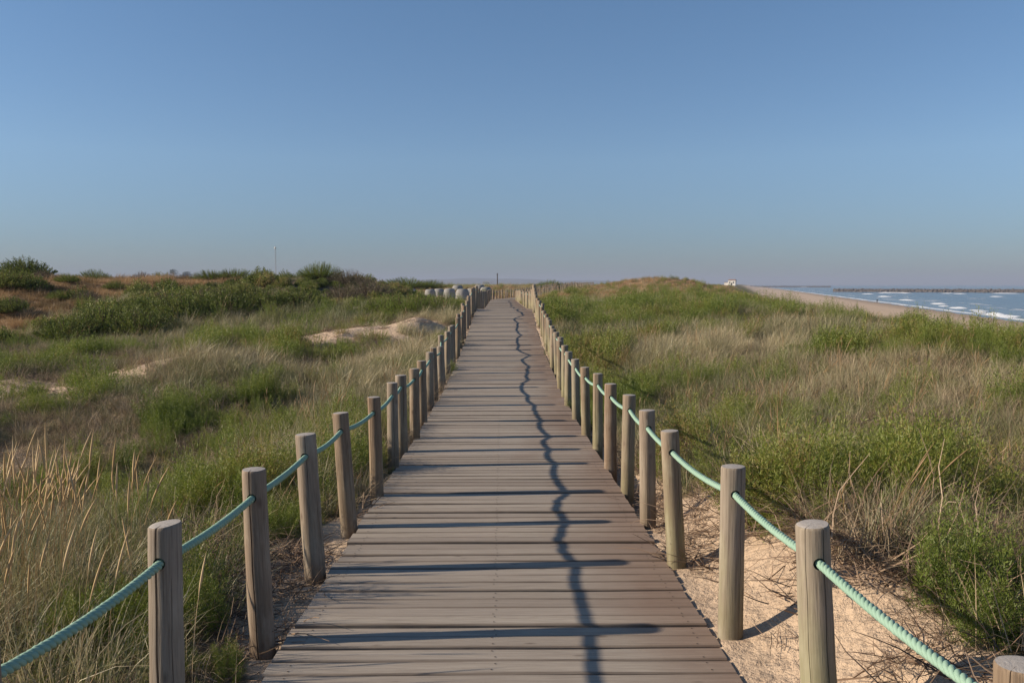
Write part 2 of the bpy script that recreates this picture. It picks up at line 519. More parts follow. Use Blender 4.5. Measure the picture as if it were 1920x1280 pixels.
xr = spaced(0, 3.2, 0.09, 1.0); xr = xr + spaced(xr[-1], 12, 0.11, 1.02)[1:]; xr = xr + spaced(xr[-1], 9000, 0.4, 1.055)[1:]
xs = np.array([-v for v in xr[:0:-1]] + xr)
yf = spaced(1.6, 14, 0.09, 1.0); yf = yf + spaced(yf[-1], 9000, 0.10, 1.017)[1:]
ys = np.array([-400, -200, -100, -50, -25, -14, -8, -5, -3, -1.5, -.5, .5] + yf)
GX, GY = np.meshgrid(xs, ys)
GZ = terrain(GX, GY)
GZ = np.maximum(GZ, -4.5)
sand_a = sandy(GX, GY).ravel()
nx, ny = len(xs), len(ys)
ii = (np.arange(ny - 1)[:, None] * nx + np.arange(nx - 1)[None, :]).ravel()
gf = np.stack([ii, ii + 1, ii + 1 + nx, ii + nx], 1)
gw, _ = weights(GX.ravel(), GY.ravel())
wet = 1 - sstep(2, 16, shore(GY) - GX).ravel()

t = NT("dune_sand")
p = t.pos()
f1 = t.noise(p, 1.3, 6, .6); f2 = t.noise(p, 14, 6, .65); f3 = t.noise(p, 160, 3, .6)
sandc = t.mix(f1, (0.48, 0.352, 0.245), (0.63, 0.485, 0.35))
sandc = t.mix(t.math('MULTIPLY', t.ramp(f2, (.52, 0.0), (.70, 1.0)), .45), sandc, (0.26, 0.17, 0.11))
sandc = t.mix(t.math('MULTIPLY', f3, .35), sandc, (0.62, 0.46, 0.33))
lit = t.noise(p, 7, 6, .7)
green = t.mix(lit, (0.10, 0.075, 0.045), (0.23, 0.17, 0.10))
dryc = t.mix(lit, (0.20, 0.12, 0.06), (0.34, 0.21, 0.11))
cover = t.mix(t.attr("dry"), green, dryc)
farc = t.mix(t.ramp(t.noise(p, 0.35, 8, .7), (.42, 0.0), (.6, 1.0)), (0.30, 0.22, 0.10), (0.10, 0.11, 0.045))
dist = t.n("ShaderNodeVectorMath", operation='LENGTH'); t.set(dist.inputs[0], p)
cover = t.mix(t.ramp(t.math('DIVIDE', dist.outputs["Value"], 1000), (.12, 0.0), (.3, 1.0)), cover, farc)
edge = t.math('ADD', t.attr("sand"), t.math('MULTIPLY', t.math('SUBTRACT', f2, .5), .8))
col = t.mix(t.ramp(edge, (.3, 0.0), (.6, 1.0)), cover, sandc)
col = t.mix(t.math('MULTIPLY', t.attr("wet"), .55), col, (0.16, 0.115, 0.085))
hh = t.math('ADD', t.math('MULTIPLY', t.noise(p, 9, 5, .6), 1.0), t.math('MULTIPLY', f3, .12))
t.principled(col, 0.95, t.bump(hh, 1.0, 0.09), 0.15)
ground = link("dune_ground", new_mesh("dune_ground", np.stack([GX.ravel(), GY.ravel(), GZ.ravel()], 1), gf, [t.m], True,
              {"sand": sand_a, "dry": np.clip(gw[1], 0, 1), "wet": wet}))
tag(ground, "pale dune sand rolling down to the wide beach", "dune", kind="structure")

# ------------------------------------------------------------------ sea
c15, s15 = math.cos(math.atan(.27)), math.sin(math.atan(.27))
# along-shore coordinate a (grows away), offshore coordinate b
av = np.array(spaced(-100, 1500, 2.2, 1.004) + spaced(1500, 12000, 14, 1.06)[1:])
bv = np.array(spaced(-14, 170, 1.1, 1.0) + spaced(170, 12000, 1.5, 1.07)[1:])
A, B = np.meshgrid(av, bv)
SX = 60 + A * s15 + B * c15
SY = A * c15 - B * s15
breakers = [(1862, 588.5, 4, 1.5, .75), (1874, 590, 4, 1.8, .8), (1893, 592, 4, 1.4, .5), (1803, 577, 9, 1.8, .6), (1758, 569, 12, 1.8, .6), (1768, 573, 7, 1.4, .4), (1704, 562, 14, 1.8, .6), (1660, 556, 20, 2.6, .7), (1722, 578, 6, 1.4, .35),
            (1690, 549, 50, 4, .7), (1630, 551, 30, 3, .5), (1665, 548.5, 40, 4, .7), (1780, 549.5, 20, 3, .5), (1802, 550.5, 20, 3, .5), (1890, 549.5, 30, 7, .5), (1871, 555.5, 12, 2.4, .4), (1835, 581, 9, 1.2, .4), (1845, 584, 10, 1.0, .3),
            (1522, 537.8, 260, 12, 1.2), (1503, 538.2, 150, 10, 1.2), (1437, 537.6, 200, 10, 1.0)]
foam = np.zeros(A.shape); wz = np.zeros(A.shape)
swell = 0.16 * np.sin(B / 5.3 + 1.6 * fbm(A / 40, B / 30, 71) * 6) * sstep(3, 40, B) + 0.10 * (fbm(A / 6, B / 3, 73) - .5)
for u, v, la, lb, hgt in breakers:
    q = at_z(u, v, 0.3)
    a0 = (q.x - 60) * s15 + q.y * c15; b0 = (q.x - 60) * c15 - q.y * s15
    wob = (fbm(A / 12 + u, B * 0 + u, 77) - .5) * 4
    db = B - b0 - wob
    e = np.exp(-((A - a0) / la) ** 2)
    wz += hgt * e * np.exp(-(db / lb) ** 2)
    ft = e * (np.exp(-(np.maximum(db, 0) / (lb * .9)) ** 2) * np.exp(-(np.maximum(-db, 0) / (lb * 1.5)) ** 2))
    foam = np.maximum(foam, ft * 1.25)
edge_w = 3.0 + 5 * fbm(A / 18, A * 0, 81)
foam = np.maximum(foam, 0.72 * np.exp(-((B - edge_w * .6) / 2.4) ** 2))
streak = sstep(.56, .72, fbm(A / 30, B / 5, 83, 5)) * (1 - sstep(60, 200, B)) * .5
foam = np.maximum(foam, streak)
SZ = wz + swell * np.exp(-np.maximum(A, 0) / 3000)
SZ = np.where(B < 0, np.maximum(SZ * .2, B * .0), SZ)
nx, ny = len(av), len(bv)
ii = (np.arange(ny - 1)[:, None] * nx + np.arange(nx - 1)[None, :]).ravel()
sf = np.stack([ii, ii + nx, ii + 1 + nx, ii + 1], 1)
t = NT("sea_water")
p = t.pos()
n1 = t.noise(t.mapping(p, (1, .5, 1)), .35, 8, .65); n2 = t.noise(p, 1.8, 5, .6)
fo = t.math('ADD', t.attr("foam"), t.math('MULTIPLY', t.math('SUBTRACT', t.noise(p, .8, 7, .7), .5), .9))
ff = t.ramp(fo, (.38, 0.0), (.62, 1.0))
wc = t.mix(t.attr("shal"), (0.040, 0.062, 0.078), (0.13, 0.15, 0.15))
col = t.mix(ff, wc, (0.78, 0.79, 0.80))
rough = t.math('ADD', .16, t.math('MULTIPLY', ff, .6))
t.principled(col, rough, t.bump(t.math('ADD', n1, t.math('MULTIPLY', n2, .3)), .6, .5), .5)
sea = link("sea", new_mesh("sea", np.stack([SX.ravel(), SY.ravel(), SZ.ravel()], 1), sf, [t.m], True,
           {"foam": foam.ravel(), "shal": (1 - sstep(2, 60, B)).ravel()}))
tag(sea, "blue grey sea with white breakers rolling in", "sea", kind="structure")

# ------------------------------------------------------------------ far hills
hx = np.linspace(-6500, 1500, 160)
hv, hf = [], []
for j, (yy, k) in enumerate(((6600, 0.0), (6900, .75), (7300, 1.0), (7800, .6), (8300, 0))):
    for x in hx:
        u = x * 1600 / 7000 + 960
        env = np.interp(u, [-500, 300, 620, 780, 860, 900, 960, 1040, 1100, 1200, 1300], [40, 34, 40, 46, 62, 66, 54, 48, 42, 22, 0])
        h = (env * (.35 + .75 * float(fbm(x / 420, j * .3, 91, 5))) + 5) * k
        hv.append((x, yy, 6 + h))
for j in range(4):
    for i in range(len(hx) - 1):
        a = j * len(hx) + i
        hf.append((a, a + 1, a + 1 + len(hx), a + len(hx)))
t = NT("hill_land")
c = t.mix(t.noise(t.pos(), .006, 8, .7), (0.05, 0.06, 0.035), (0.12, 0.11, 0.07))
t.principled(c, .95)
tag(link("hills", new_mesh("hills", hv, hf, [t.m], True)), "low blue hills along the horizon", "hills", kind="structure")

# ------------------------------------------------------------------ wood materials
t = NT("deck_timber")
p = t.pos()
rn = t.attr("rnd")
off = t.n("ShaderNodeCombineXYZ"); t.set(off.inputs[0], t.math('MULTIPLY', rn, 37.0)); t.set(off.inputs[1], t.math('MULTIPLY', rn, 11.0)); t.set(off.inputs[2], t.math('MULTIPLY', rn, 91.0))
pp = t.n("ShaderNodeVectorMath", operation='ADD'); t.set(pp.inputs[0], t.attr("pc", out="Vector")); t.set(pp.inputs[1], off.outputs[0])
pv = pp.outputs[0]
grain = t.noise(t.mapping(pv, (1.1, 55, 1)), 1.0, 6, .65, .3)
fine = t.noise(t.mapping(pv, (5, 260, 1)), 1.0, 3, .6)
blot = t.noise(t.mapping(pv, (2.2, 6, 1)), 1.0, 5, .6)
base = t.mix(grain, (0.22, 0.180, 0.140), (0.57, 0.50, 0.415))
base = t.mix(t.math('MULTIPLY', t.ramp(fine, (.35, 1.0), (.55, 0.0)), .45), base, (0.075, 0.052, 0.040))
base = t.mix(t.math('MULTIPLY', t.math('FRACT', t.math('MULTIPLY', rn, 7.3)), .45), base, (0.33, 0.285, 0.245))
base = t.mix(t.math('MULTIPLY', rn, .5), base, (0.19, 0.150, 0.12))
# sun-bleached and trodden pale along the middle, redder damp timber towards the seaward edge
sx = t.n("ShaderNodeSeparateXYZ"); t.set(sx.inputs[0], t.attr("pc", out="Vector"))
world_n = t.noise(t.mapping(p, (.9, .35, 1)), 1.0, 4, .6)
red = t.ramp(t.math('ADD', sx.outputs[0], t.math('MULTIPLY', t.math('SUBTRACT', world_n, .5), 1.9)), (.30, 0.0), (1.0, 1.0))
base = t.mix(t.math('MULTIPLY', red, .62), base, t.mix(grain, (0.12, 0.068, 0.045), (0.27, 0.17, 0.12)))
dust = t.ramp(t.math('ADD', t.noise(t.mapping(p, (.8, .5, 1)), 1.0, 5, .65), t.math('MULTIPLY', t.math('SUBTRACT', fine, .5), .25)), (.55, 0.0), (.75, 1.0))
base = t.mix(t.math('MULTIPLY', dust, .38), base, (0.42, 0.34, 0.28))
knot = t.n("ShaderNodeTexVoronoi"); t.set(knot.inputs["Vector"], t.mapping(pv, (2.2, 7, 1))); knot.inputs["Scale"].default_value = 1.0
base = t.mix(t.math('MULTIPLY', t.ramp(knot.outputs["Distance"], (.02, 1.0), (.09, 0.0)), .6), base, (0.07, 0.045, 0.032))
ed = t.n("ShaderNodeSeparateXYZ"); t.set(ed.inputs[0], t.attr("pc", out="Vector"))
dirt_gap_shade = t.ramp(t.math('ADD', t.math('ABSOLUTE', ed.outputs[1]), t.math('MULTIPLY', t.math('SUBTRACT', blot, .5), .016)), (.049, 0.0), (.064, 1.0))  # plank edges darkened: dirt, plus gap shade painted in so the gaps read
base = t.mix(t.math('MULTIPLY', dirt_gap_shade, .6), base, (0.10, 0.072, 0.055))
t.principled(base, .82, t.bump(t.math('ADD', t.math('MULTIPLY', grain, .7), t.math('MULTIPLY', fine, .5)), .7, .006), .25)
M_DECK = t.m
M_NAIL = mat_plain("rusty_nail", (0.05, 0.035, 0.028), .6)

t = NT("post_timber")
o = t.objc(); ri = t.rnd()
off = t.n("ShaderNodeCombineXYZ"); t.set(off.inputs[0], t.math('MULTIPLY', ri, 17.0)); t.set(off.inputs[2], t.math('MULTIPLY', ri, 53.0))
pp = t.n("ShaderNodeVectorMath", operation='ADD'); t.set(pp.inputs[0], o); t.set(pp.inputs[1], off.outputs[0])
g1 = t.noise(t.mapping(pp.outputs[0], (26, 26, 1.6)), 1.0, 6, .65, .4)
g2 = t.noise(t.mapping(pp.outputs[0], (150, 150, 5)), 1.0, 3, .6)
b1 = t.noise(t.mapping(pp.outputs[0], (8, 8, 3)), 1.0, 4, .6)
warm = t.mix(g1, (0.11, 0.070, 0.046), (0.37, 0.265, 0.185))
grey = t.mix(g1, (0.14, 0.110, 0.086), (0.41, 0.345, 0.28))
c = t.mix(ri, warm, grey)
c = t.mix(t.math('MULTIPLY', t.ramp(g2, (.34, 1.0), (.5, 0.0)), .4), c, (0.09, 0.062, 0.045))
sz = t.n("ShaderNodeSeparateXYZ"); t.set(sz.inputs[0], o)
alg = t.attr("algae", 'OBJECT')
am = t.math('MULTIPLY', alg, t.ramp(t.math('ADD', t.math('SUBTRACT', 1.05, sz.outputs[2]), t.math('MULTIPLY', t.math('SUBTRACT', b1, .5), 1.6)), (.3, 0.12), (1.0, 1.0)))
c = t.mix(am, c, t.mix(g1, (0.15, 0.145, 0.068), (0.37, 0.355, 0.20)))
dk = t.math('MULTIPLY', t.ramp(t.math('ADD', sz.outputs[2], t.math('MULTIPLY', t.math('SUBTRACT', b1, .5), .25)), (.0, 1.0), (.30, 0.0)), .5)
c = t.mix(dk, c, (0.12, 0.080, 0.055))
st_ = t.noise(t.mapping(pp.outputs[0], (38, 38, 1.1)), 1.0, 4, .7, .6)
c = t.mix(t.math('MULTIPLY', t.ramp(st_, (.52, 0.0), (.66, 1.0)), .5), c, (0.10, 0.070, 0.050))
c = t.mix(t.math('MULTIPLY', t.ramp(b1, (.52, 0.0), (.72, 1.0)), .40), c, (0.44, 0.385, 0.32))
kn = t.n("ShaderNodeTexVoronoi"); t.set(kn.inputs["Vector"], t.mapping(pp.outputs[0], (9, 9, 4.5))); kn.inputs["Scale"].default_value = 1.0
c = t.mix(t.math('MULTIPLY', t.ramp(kn.outputs["Distance"], (.05, 1.0), (.16, 0.0)), .55), c, (0.085, 0.055, 0.04))
gn = t.n("ShaderNodeNewGeometry"); sn = t.n("ShaderNodeSeparateXYZ"); t.set(sn.inputs[0], gn.outputs["True Normal"])
end = t.mix(t.noise(o, 60, 5, .7), (0.22, 0.19, 0.165), (0.46, 0.43, 0.40))
c = t.mix(t.ramp(sn.outputs[2], (.75, 0.0), (.9, 1.0)), c, end)
t.principled(c, .85, t.bump(t.math('ADD', g1, t.math('MULTIPLY', g2, .4)), .55, .006), .2)
M_POST = t.m

# ------------------------------------------------------------------ boardwalk: every plank modelled, one deck
mv, mf, mr, mp, mm = [], [], [], [], []
vc = 0
s = 2.0
SEND = PS[-1] - 3
while s < SEND:
    x0, y0, z0, tx, ty = path_at(s)
    near = y0 < 22
    w = random.choice((.126, .131, .131, .136)) if near else .133
    gap = random.choice((.009, .011, .013, .016, .021))
    c_ = s + w / 2
    px, py, pz, tx, ty = path_at(c_)
    zl = float(np.interp(c_ - w / 2, PS, PATH[:, 2])); zr_ = float(np.interp(c_ + w / 2, PS, PATH[:, 2]))
    rn_ = random.random()
    N = 14 if near else (8 if y0 < 60 else 3)
    l0, l1 = -HALF + random.uniform(-.012, .012), HALF + random.uniform(-.006, .006)
    h = .035; b = .007
    prof = [(-w / 2, -h), (-w / 2, -b), (-w / 2 + b, 0), (w / 2 - b, 0), (w / 2, -b), (w / 2, -h)]
    tilt = random.gauss(0, .018); lift = random.gauss(0, .0035); skew = random.gauss(0, .0016)
    ph = random.uniform(0, 6.28); amp = random.uniform(0, .003)
    base_i = vc
    for i in range(N + 1):
        l = l0 + (l1 - l0) * i / N
        wb = amp * math.sin(ph + l * 2.1)
        for k, (d, zz) in enumerate(prof):
            dd = d + skew * l + (0.0025 * math.sin(ph * 3 + l * 5.3 + k) if near else 0)
            zb = zl + (zr_ - zl) * (d / w + .5)
            mv.append((px + ty * l + tx * dd, py - tx * l + ty * dd, CZ + zb + zz + lift + tilt * d + wb))
            mp.append((l, d, zz)); mr.append(rn_)
    for i in range(N):
        for k in range(5):
            a = base_i + i * 6 + k
            mf.append((a, a + 1, a + 7, a + 6)); mm.append(0)
    mf.append(tuple(base_i + k for k in range(5, -1, -1))); mm.append(0)
    mf.append(tuple(base_i + N * 6 + k for k in range(6))); mm.append(0)
    vc += (N + 1) * 6
    if y0 < 14:                                            # nail heads over the joists
        for l in (-1.0, -.035, 1.0):
            for d in (-.038, 0.034):
                if random.random() < .85:
                    ll = l + random.uniform(-.012, .012); dd = d + random.uniform(-.008, .008); r = .0048
                    zb = zl + (zr_ - zl) * (dd / w + .5) + lift + tilt * dd + .0022 + amp * math.sin(ph + ll * 2.1)
                    for k in range(6):
                        a = k * PI / 3
                        l2, d2 = ll + r * math.cos(a), dd + r * math.sin(a)
                        mv.append((px + ty * l2 + tx * d2, py - tx * l2 + ty * d2, CZ + zb)); mp.append((l2, d2, 0)); mr.append(rn_)
                    mf.append(tuple(range(vc, vc + 6))); mm.append(1); vc += 6
    s += w + gap
# joists under the planks
for l in (-.98, 0.0, .98):
    ring = []
    for q in np.arange(2.0, SEND, .8):
        px, py, pz, tx, ty = path_at(q)
        for dl, dz_ in ((-.03, -.15), (.03, -.15), (.03, -.037), (-.03, -.037)):
            mv.append((px + ty * (l + dl), py - tx * (l + dl), CZ + pz + dz_)); mp.append((q, l + dl, dz_)); mr.append(.5)
        ring.append(vc); vc += 4
    for a, b in zip(ring[:-1], ring[1:]):
        for k in range(4):
            mf.append((a + k, a + (k + 1) % 4, b + (k + 1) % 4, b + k)); mm.append(0)
deck = link("boardwalk", new_mesh("boardwalk", mv, mf, [M_DECK, M_NAIL], False, {"rnd": np.array(mr, float), "pc": np.array(mp, float)}, mm))
tag(deck, "weathered grey plank boardwalk running over the dunes", "boardwalk", kind="structure")

# ------------------------------------------------------------------ fence posts
DEPTH = 0.35                                              # length buried in the sand


def post_mesh(name, seed, R=.062, H=.92, cracks=((0.0, 0.0, 1.0, .006, .02),), nseg=30, nz=26, hole=True, tip=0.0):
    """origin where the post meets the deck level; z runs to H; cracks: (angle, z0, z1, width, depth)"""
    rr = random.Random(seed)
    ang = []
    base = [2 * PI * k / nseg for k in range(nseg)]
    for a in base:
        if all(abs((a - c[0] + PI) % (2 * PI) - PI) > .11 for c in cracks): ang.append((a, None))
    for ci, c in enumerate(cracks):
        dl = c[3] / 2 / R
        ang += [(c[0] - dl - .03, None), (c[0] - dl, None), (c[0], ci), (c[0] + dl, None), (c[0] + dl + .03, None)]
    ang.sort(key=lambda q: q[0] % (2 * PI))
    n = len(ang)
    zs = list(np.linspace(-DEPTH, H - .012, nz)) + [H - .004, H]
    p1, p2, p3 = rr.uniform(0, 6), rr.uniform(0, 6), rr.uniform(0, 6)
    tw = rr.uniform(.03, .09)
    ox = [rr.gauss(0, .0012) for _ in range(4)]
    V = []
    for zi, z in enumerate(zs):
        taper = 1.04 - .07 * (z / H)
        edge = 1.0 if zi < nz else (.985 if zi == nz else .93)
        twist = tw * math.sin(z * 3.1 + p1) + .02 * math.sin(z * 17 + p2)
        bx = .004 * math.sin(z * 2.3 + p2); by = .004 * math.sin(z * 2.9 + p3)
        for a, ci in ang:
            r = R * taper * edge * (1 + .026 * math.sin(2 * a + p1 + z * 1.7) + .016 * math.sin(5 * a + p3 + z * 2) + .009 * math.sin(z * 23 + a * 3 + p2))
            if ci is not None:
                c = cracks[ci]
                e = min(1, max(0, (z - c[1]) / .12 + .0)) * min(1, max(0, (c[2] - z) / .12))
                r -= c[4] * e * (.8 + .4 * math.sin(z * 31 + p1))
            elif False: pass
            aa = a + twist
            zz = z + (tip * math.cos(aa) * R if zi >= nz else 0)
            V.append((bx + r * math.cos(aa), by + r * math.sin(aa), zz))
    m = len(zs); Fc = []
    for i in range(m - 1):
        for k in range(n):
            Fc.append((i * n + k, i * n + (k + 1) % n, (i + 1) * n + (k + 1) % n, (i + 1) * n + k))
    # end grain: inner ring follows the cracks a little
    twist = tw * math.sin(H * 3.1 + p1)
    st = len(V)
    for a, ci in ang:
        r = R * .5 * (1 - (.25 if ci is not None else 0))
        V.append((bx + r * math.cos(a + twist), by + r * math.sin(a + twist), H + .002 + tip * math.cos(a + twist) * R * .5))
    for k in range(n):
        Fc.append(((m - 1) * n + k, (m - 1) * n + (k + 1) % n, st + (k + 1) % n, st + k))
    V.append((bx, by, H + .003))
    for k in range(n):
        Fc.append((st + k, st + (k + 1) % n, len(V) - 1))
    Fc.append(tuple(range(n - 1, -1, -1)))
    me = new_mesh(name, V, Fc, [M_POST], True)
    if hole:
        cut = MB(); cut.tube([(bx, -.2, H - .135), (bx, -.05, H - .135), (bx, .05, H - .135), (bx, .2, H - .135)], .0235, 14)
        cm = cut.mesh("rope_hole", [M_POST])
        co = bpy.data.objects.new("rope_hole_cutter", cm); po = bpy.data.objects.new("post_tmp", me)
        C.objects.link(co); C.objects.link(po)
        md = po.modifiers.new("hole", 'BOOLEAN'); md.object = co; md.operation = 'DIFFERENCE'; md.solver = 'EXACT'
        dg = bpy.context.evaluated_depsgraph_get()
        me2 = bpy.data.meshes.new_from_object(po.evaluated_get(dg)); me2.name = name
        bpy.data.objects.remove(co); bpy.data.objects.remove(po)
        if len(me2.polygons) > 100: me = me2
    try: me.set_sharp_from_angle(angle=math.radians(42))
    except Exception: pass
    return me


FRONT = -PI / 2                                            # the side that faces the camera
VAR = [post_mesh(f"post_body_{k}", 100 + k, cracks=cr) for k, cr in enumerate((
    ((FRONT + .3, -.2, 1.0, .004, .016), (FRONT - 1.7, .1, .7, .003, .012)),
    ((FRONT - .5, .2, 1.0, .005, .02),),
    ((FRONT + .8, -.3, .7, .004, .015), (FRONT - .9, .4, 1.0, .003, .012)),
    ((FRONT + 2.0, .1, 1.0, .005, .018), (FRONT + .1, .5, 1.0, .003, .012)),
    ((FRONT - .2, -.2, .6, .003, .012),),
    ((FRONT + .5, .3, 1.0, .006, .022), (FRONT - 2.2, 0, 1, .004, .015)),
))]
FARV = [post_mesh(f"post_far_{k}", 200 + k, cracks=(), nseg=12, nz=7, hole=False) for k in range(5)]

ORD = ["zeroth", "first", "second", "third", "fourth", "fifth", "sixth", "seventh", "eighth", "ninth", "tenth", "eleventh", "twelfth", "thirteenth", "fourteenth",
       "fifteenth", "sixteenth", "seventeenth", "eighteenth", "nineteenth", "twentieth", "twenty-first", "twenty-second", "twenty-third", "twenty-fourth", "twenty-fifth",
       "twenty-sixth", "twenty-seventh", "twenty-eighth", "twenty-ninth", "thirtieth"]

# measured posts: top centre (u, v), base (u at the foot), diameter factor
LEFT = [(311, 981, 317), (476, 879, 494), (574, 813, 591), (639, 773, 655), (701, 744, 706), (736, 717, 738), (752, 703, 754), (776, 691, 779), (791, 676, 793), (806, 660, 806)]
RIGHT = [(1915, 1244, 1910), (1525, 981, 1542), (1375, 874, 1368), (1257, 807, 1268), (1213, 769, 1216), (1181, 740, 1176), (1145, 719, 1145), (1121, 700, 1120), (1097, 688, 1099), (1079, 673, 1080), (1066, 659, 1066)]
SPECIAL = {
    ("L", 1): dict(cracks=((FRONT - .12, -.4, 1.1, .0095, .03), (FRONT + .75, .3, .75, .003, .01)), R=.0635, tip=.12),
    ("L", 2): dict(cracks=((FRONT - .10, -.4, 1.1, .0060, .026),), R=.062, tip=-.03),
    ("R", 1): dict(cracks=((FRONT + .30, -.3, 1.1, .0042, .02), (FRONT - .75, -.1, 1.0, .0028, .014)), R=.065, tip=0.05),
    ("R", 2): dict(cracks=((FRONT + .45, .1, 1.1, .0038, .018),), R=.063, tip=.02),
}


def solve_top(u, v, H):
    kx, kz = ray(u, v)
    y = 5.0
    for _ in range(60):
        y = .5 * y + .5 * (deck_z(y) + H) / kz
    return kx * y, y


posts = {"L": [], "R": []}
for side, rows in (("L", LEFT), ("R", RIGHT)):
    for i, (u, v, ub) in enumerate(rows):
        H = .885
        x, y = solve_top(u, v, H)
        z = float(deck_z(y))
        k = ray(ub, 1000)[0]
        # foot: same depth, at deck level
        kz = z / y
        b_ = None
        lo, hi = 500.0, 3000.0
        for _ in range(50):
            mid = (lo + hi) / 2
            if ray(ub, mid)[1] > kz: lo = mid
            else: hi = mid
        xb = ray(ub, lo)[0] * y
        posts[side].append([xb, y, z - .035, x - xb, H + .035, 0.0])
# the rows go on, spaced about 1.1 m, along the walk's edges
for side, sg in (("L", -1), ("R", 1)):
    last = posts[side][-1]
    s = float(np.interp(last[1], PATH[:, 1], PS))
    off0 = last[0] - float(path_at(s)[0])
    n = 0
    while True:
        s += 1.10 + random.uniform(-.06, .06)
        if s > SEND - 12: break
        px, py, pz, tx, ty = path_at(s)
        w = min(1, n / 6)
        lat = off0 * (1 - w) + sg * 1.21 * w + random.gauss(0, .025)
        hh = .92 + random.gauss(0, .034)
        if 31 < py < 36: hh += .06
        posts[side].append([px + ty * lat, py - tx * lat, pz - .035, random.gauss(0, .024), hh, math.atan2(-tx, ty)])
        n += 1
# one more post behind the frame on the inland side carries the rope's near end
posts["L"].insert(0, [-1.36, 2.1, float(deck_z(2.1)) - .035, 0, .92, 0.0])

traits = {
    ("L", 1): "brown grey round post split by a wide dark crack from its sloping top",
    ("L", 2): "grey round post with a thin crack down its whole length",
    ("L", 3): "grey brown round post with a green dark foot on bare sand",
    ("L", 4): "grey brown round post leaning over a dry grass tuft",
    ("L", 5): "knotty brown post rising beside green scrub",
    ("R", 0): "cut off post top at the bottom corner of the picture",
    ("R", 1): "thick pale green stained post with two thin cracks",
    ("R", 2): "tall beige post standing alone in bare sand with reddish foot",
    ("R", 3): "pale straight post with greenish foot on sandy verge",
    ("R", 4): "pinkish brown post with dark green ring at its foot",
    ("R", 5): "pale green post leaning slightly in the sand",
}
hole_pts = {"L": [], "R": []}
for side in "LR":
    row_name = "inland dune side" if side == "L" else "seaward side"
    for i, (x, y, z, lean, H, rz) in enumerate(posts[side]):
        num = i if side == "L" else i
        sp = SPECIAL.get((side, i))
        if sp:
            me = post_mesh(f"post_body_{side}{i}", 10 + i + (50 if side == "R" else 0), H=.92, **sp)
        elif y < 26: me = VAR[(i * 5 + (2 if side == "R" else 0)) % len(VAR)]
        else: me = FARV[i % 5]
        o = link("wooden_post", me, None, (x, y, CZ + z), (random.gauss(0, .008), math.atan2(lean, H), rz))
        o.scale = (random.uniform(.90, 1.08) if not sp else 1.0,) * 2 + (H / .92,)
        o["algae"] = random.uniform(.55, .95) if side == "R" and i not in (4, 6) else random.uniform(0, .3)
        if side == "L" and i == 0:
            lab = "grey post behind the first visible one on the inland dune side"
            tag(o, "rope end post of the inland dune side, ahead of the widely cracked post", "post")
        elif (side, i) in traits:
            tag(o, traits[(side, i)] + ("" if len(traits[(side, i)].split()) > 11 else f", {row_name}"), "post")
        elif i < len(ORD) - 1 and y < 26:
            tag(o, f"round wooden post, {ORD[i]} of the roped row along the {row_name}", "post")
        elif y < 36:
            tag(o, f"post on the rise up to the crest of the walk, {row_name}", "post", f"posts on the rise, {row_name}")
        elif y < 79:
            tag(o, f"post of the closely seen straight row beyond the crest, {row_name}", "post", f"posts beyond the crest, {row_name}")
        else:
            tag(o, f"small far post where the walk bends away to the sea, {row_name}", "post", f"posts on the far bend, {row_name}")
        M = Matrix.Translation((x, y, CZ + z)) @ o.rotation_euler.to_matrix().to_4x4()
        hole_pts[side].append(np.array(M @ Vector((0, 0, (.92 - .135) * H / .92))))

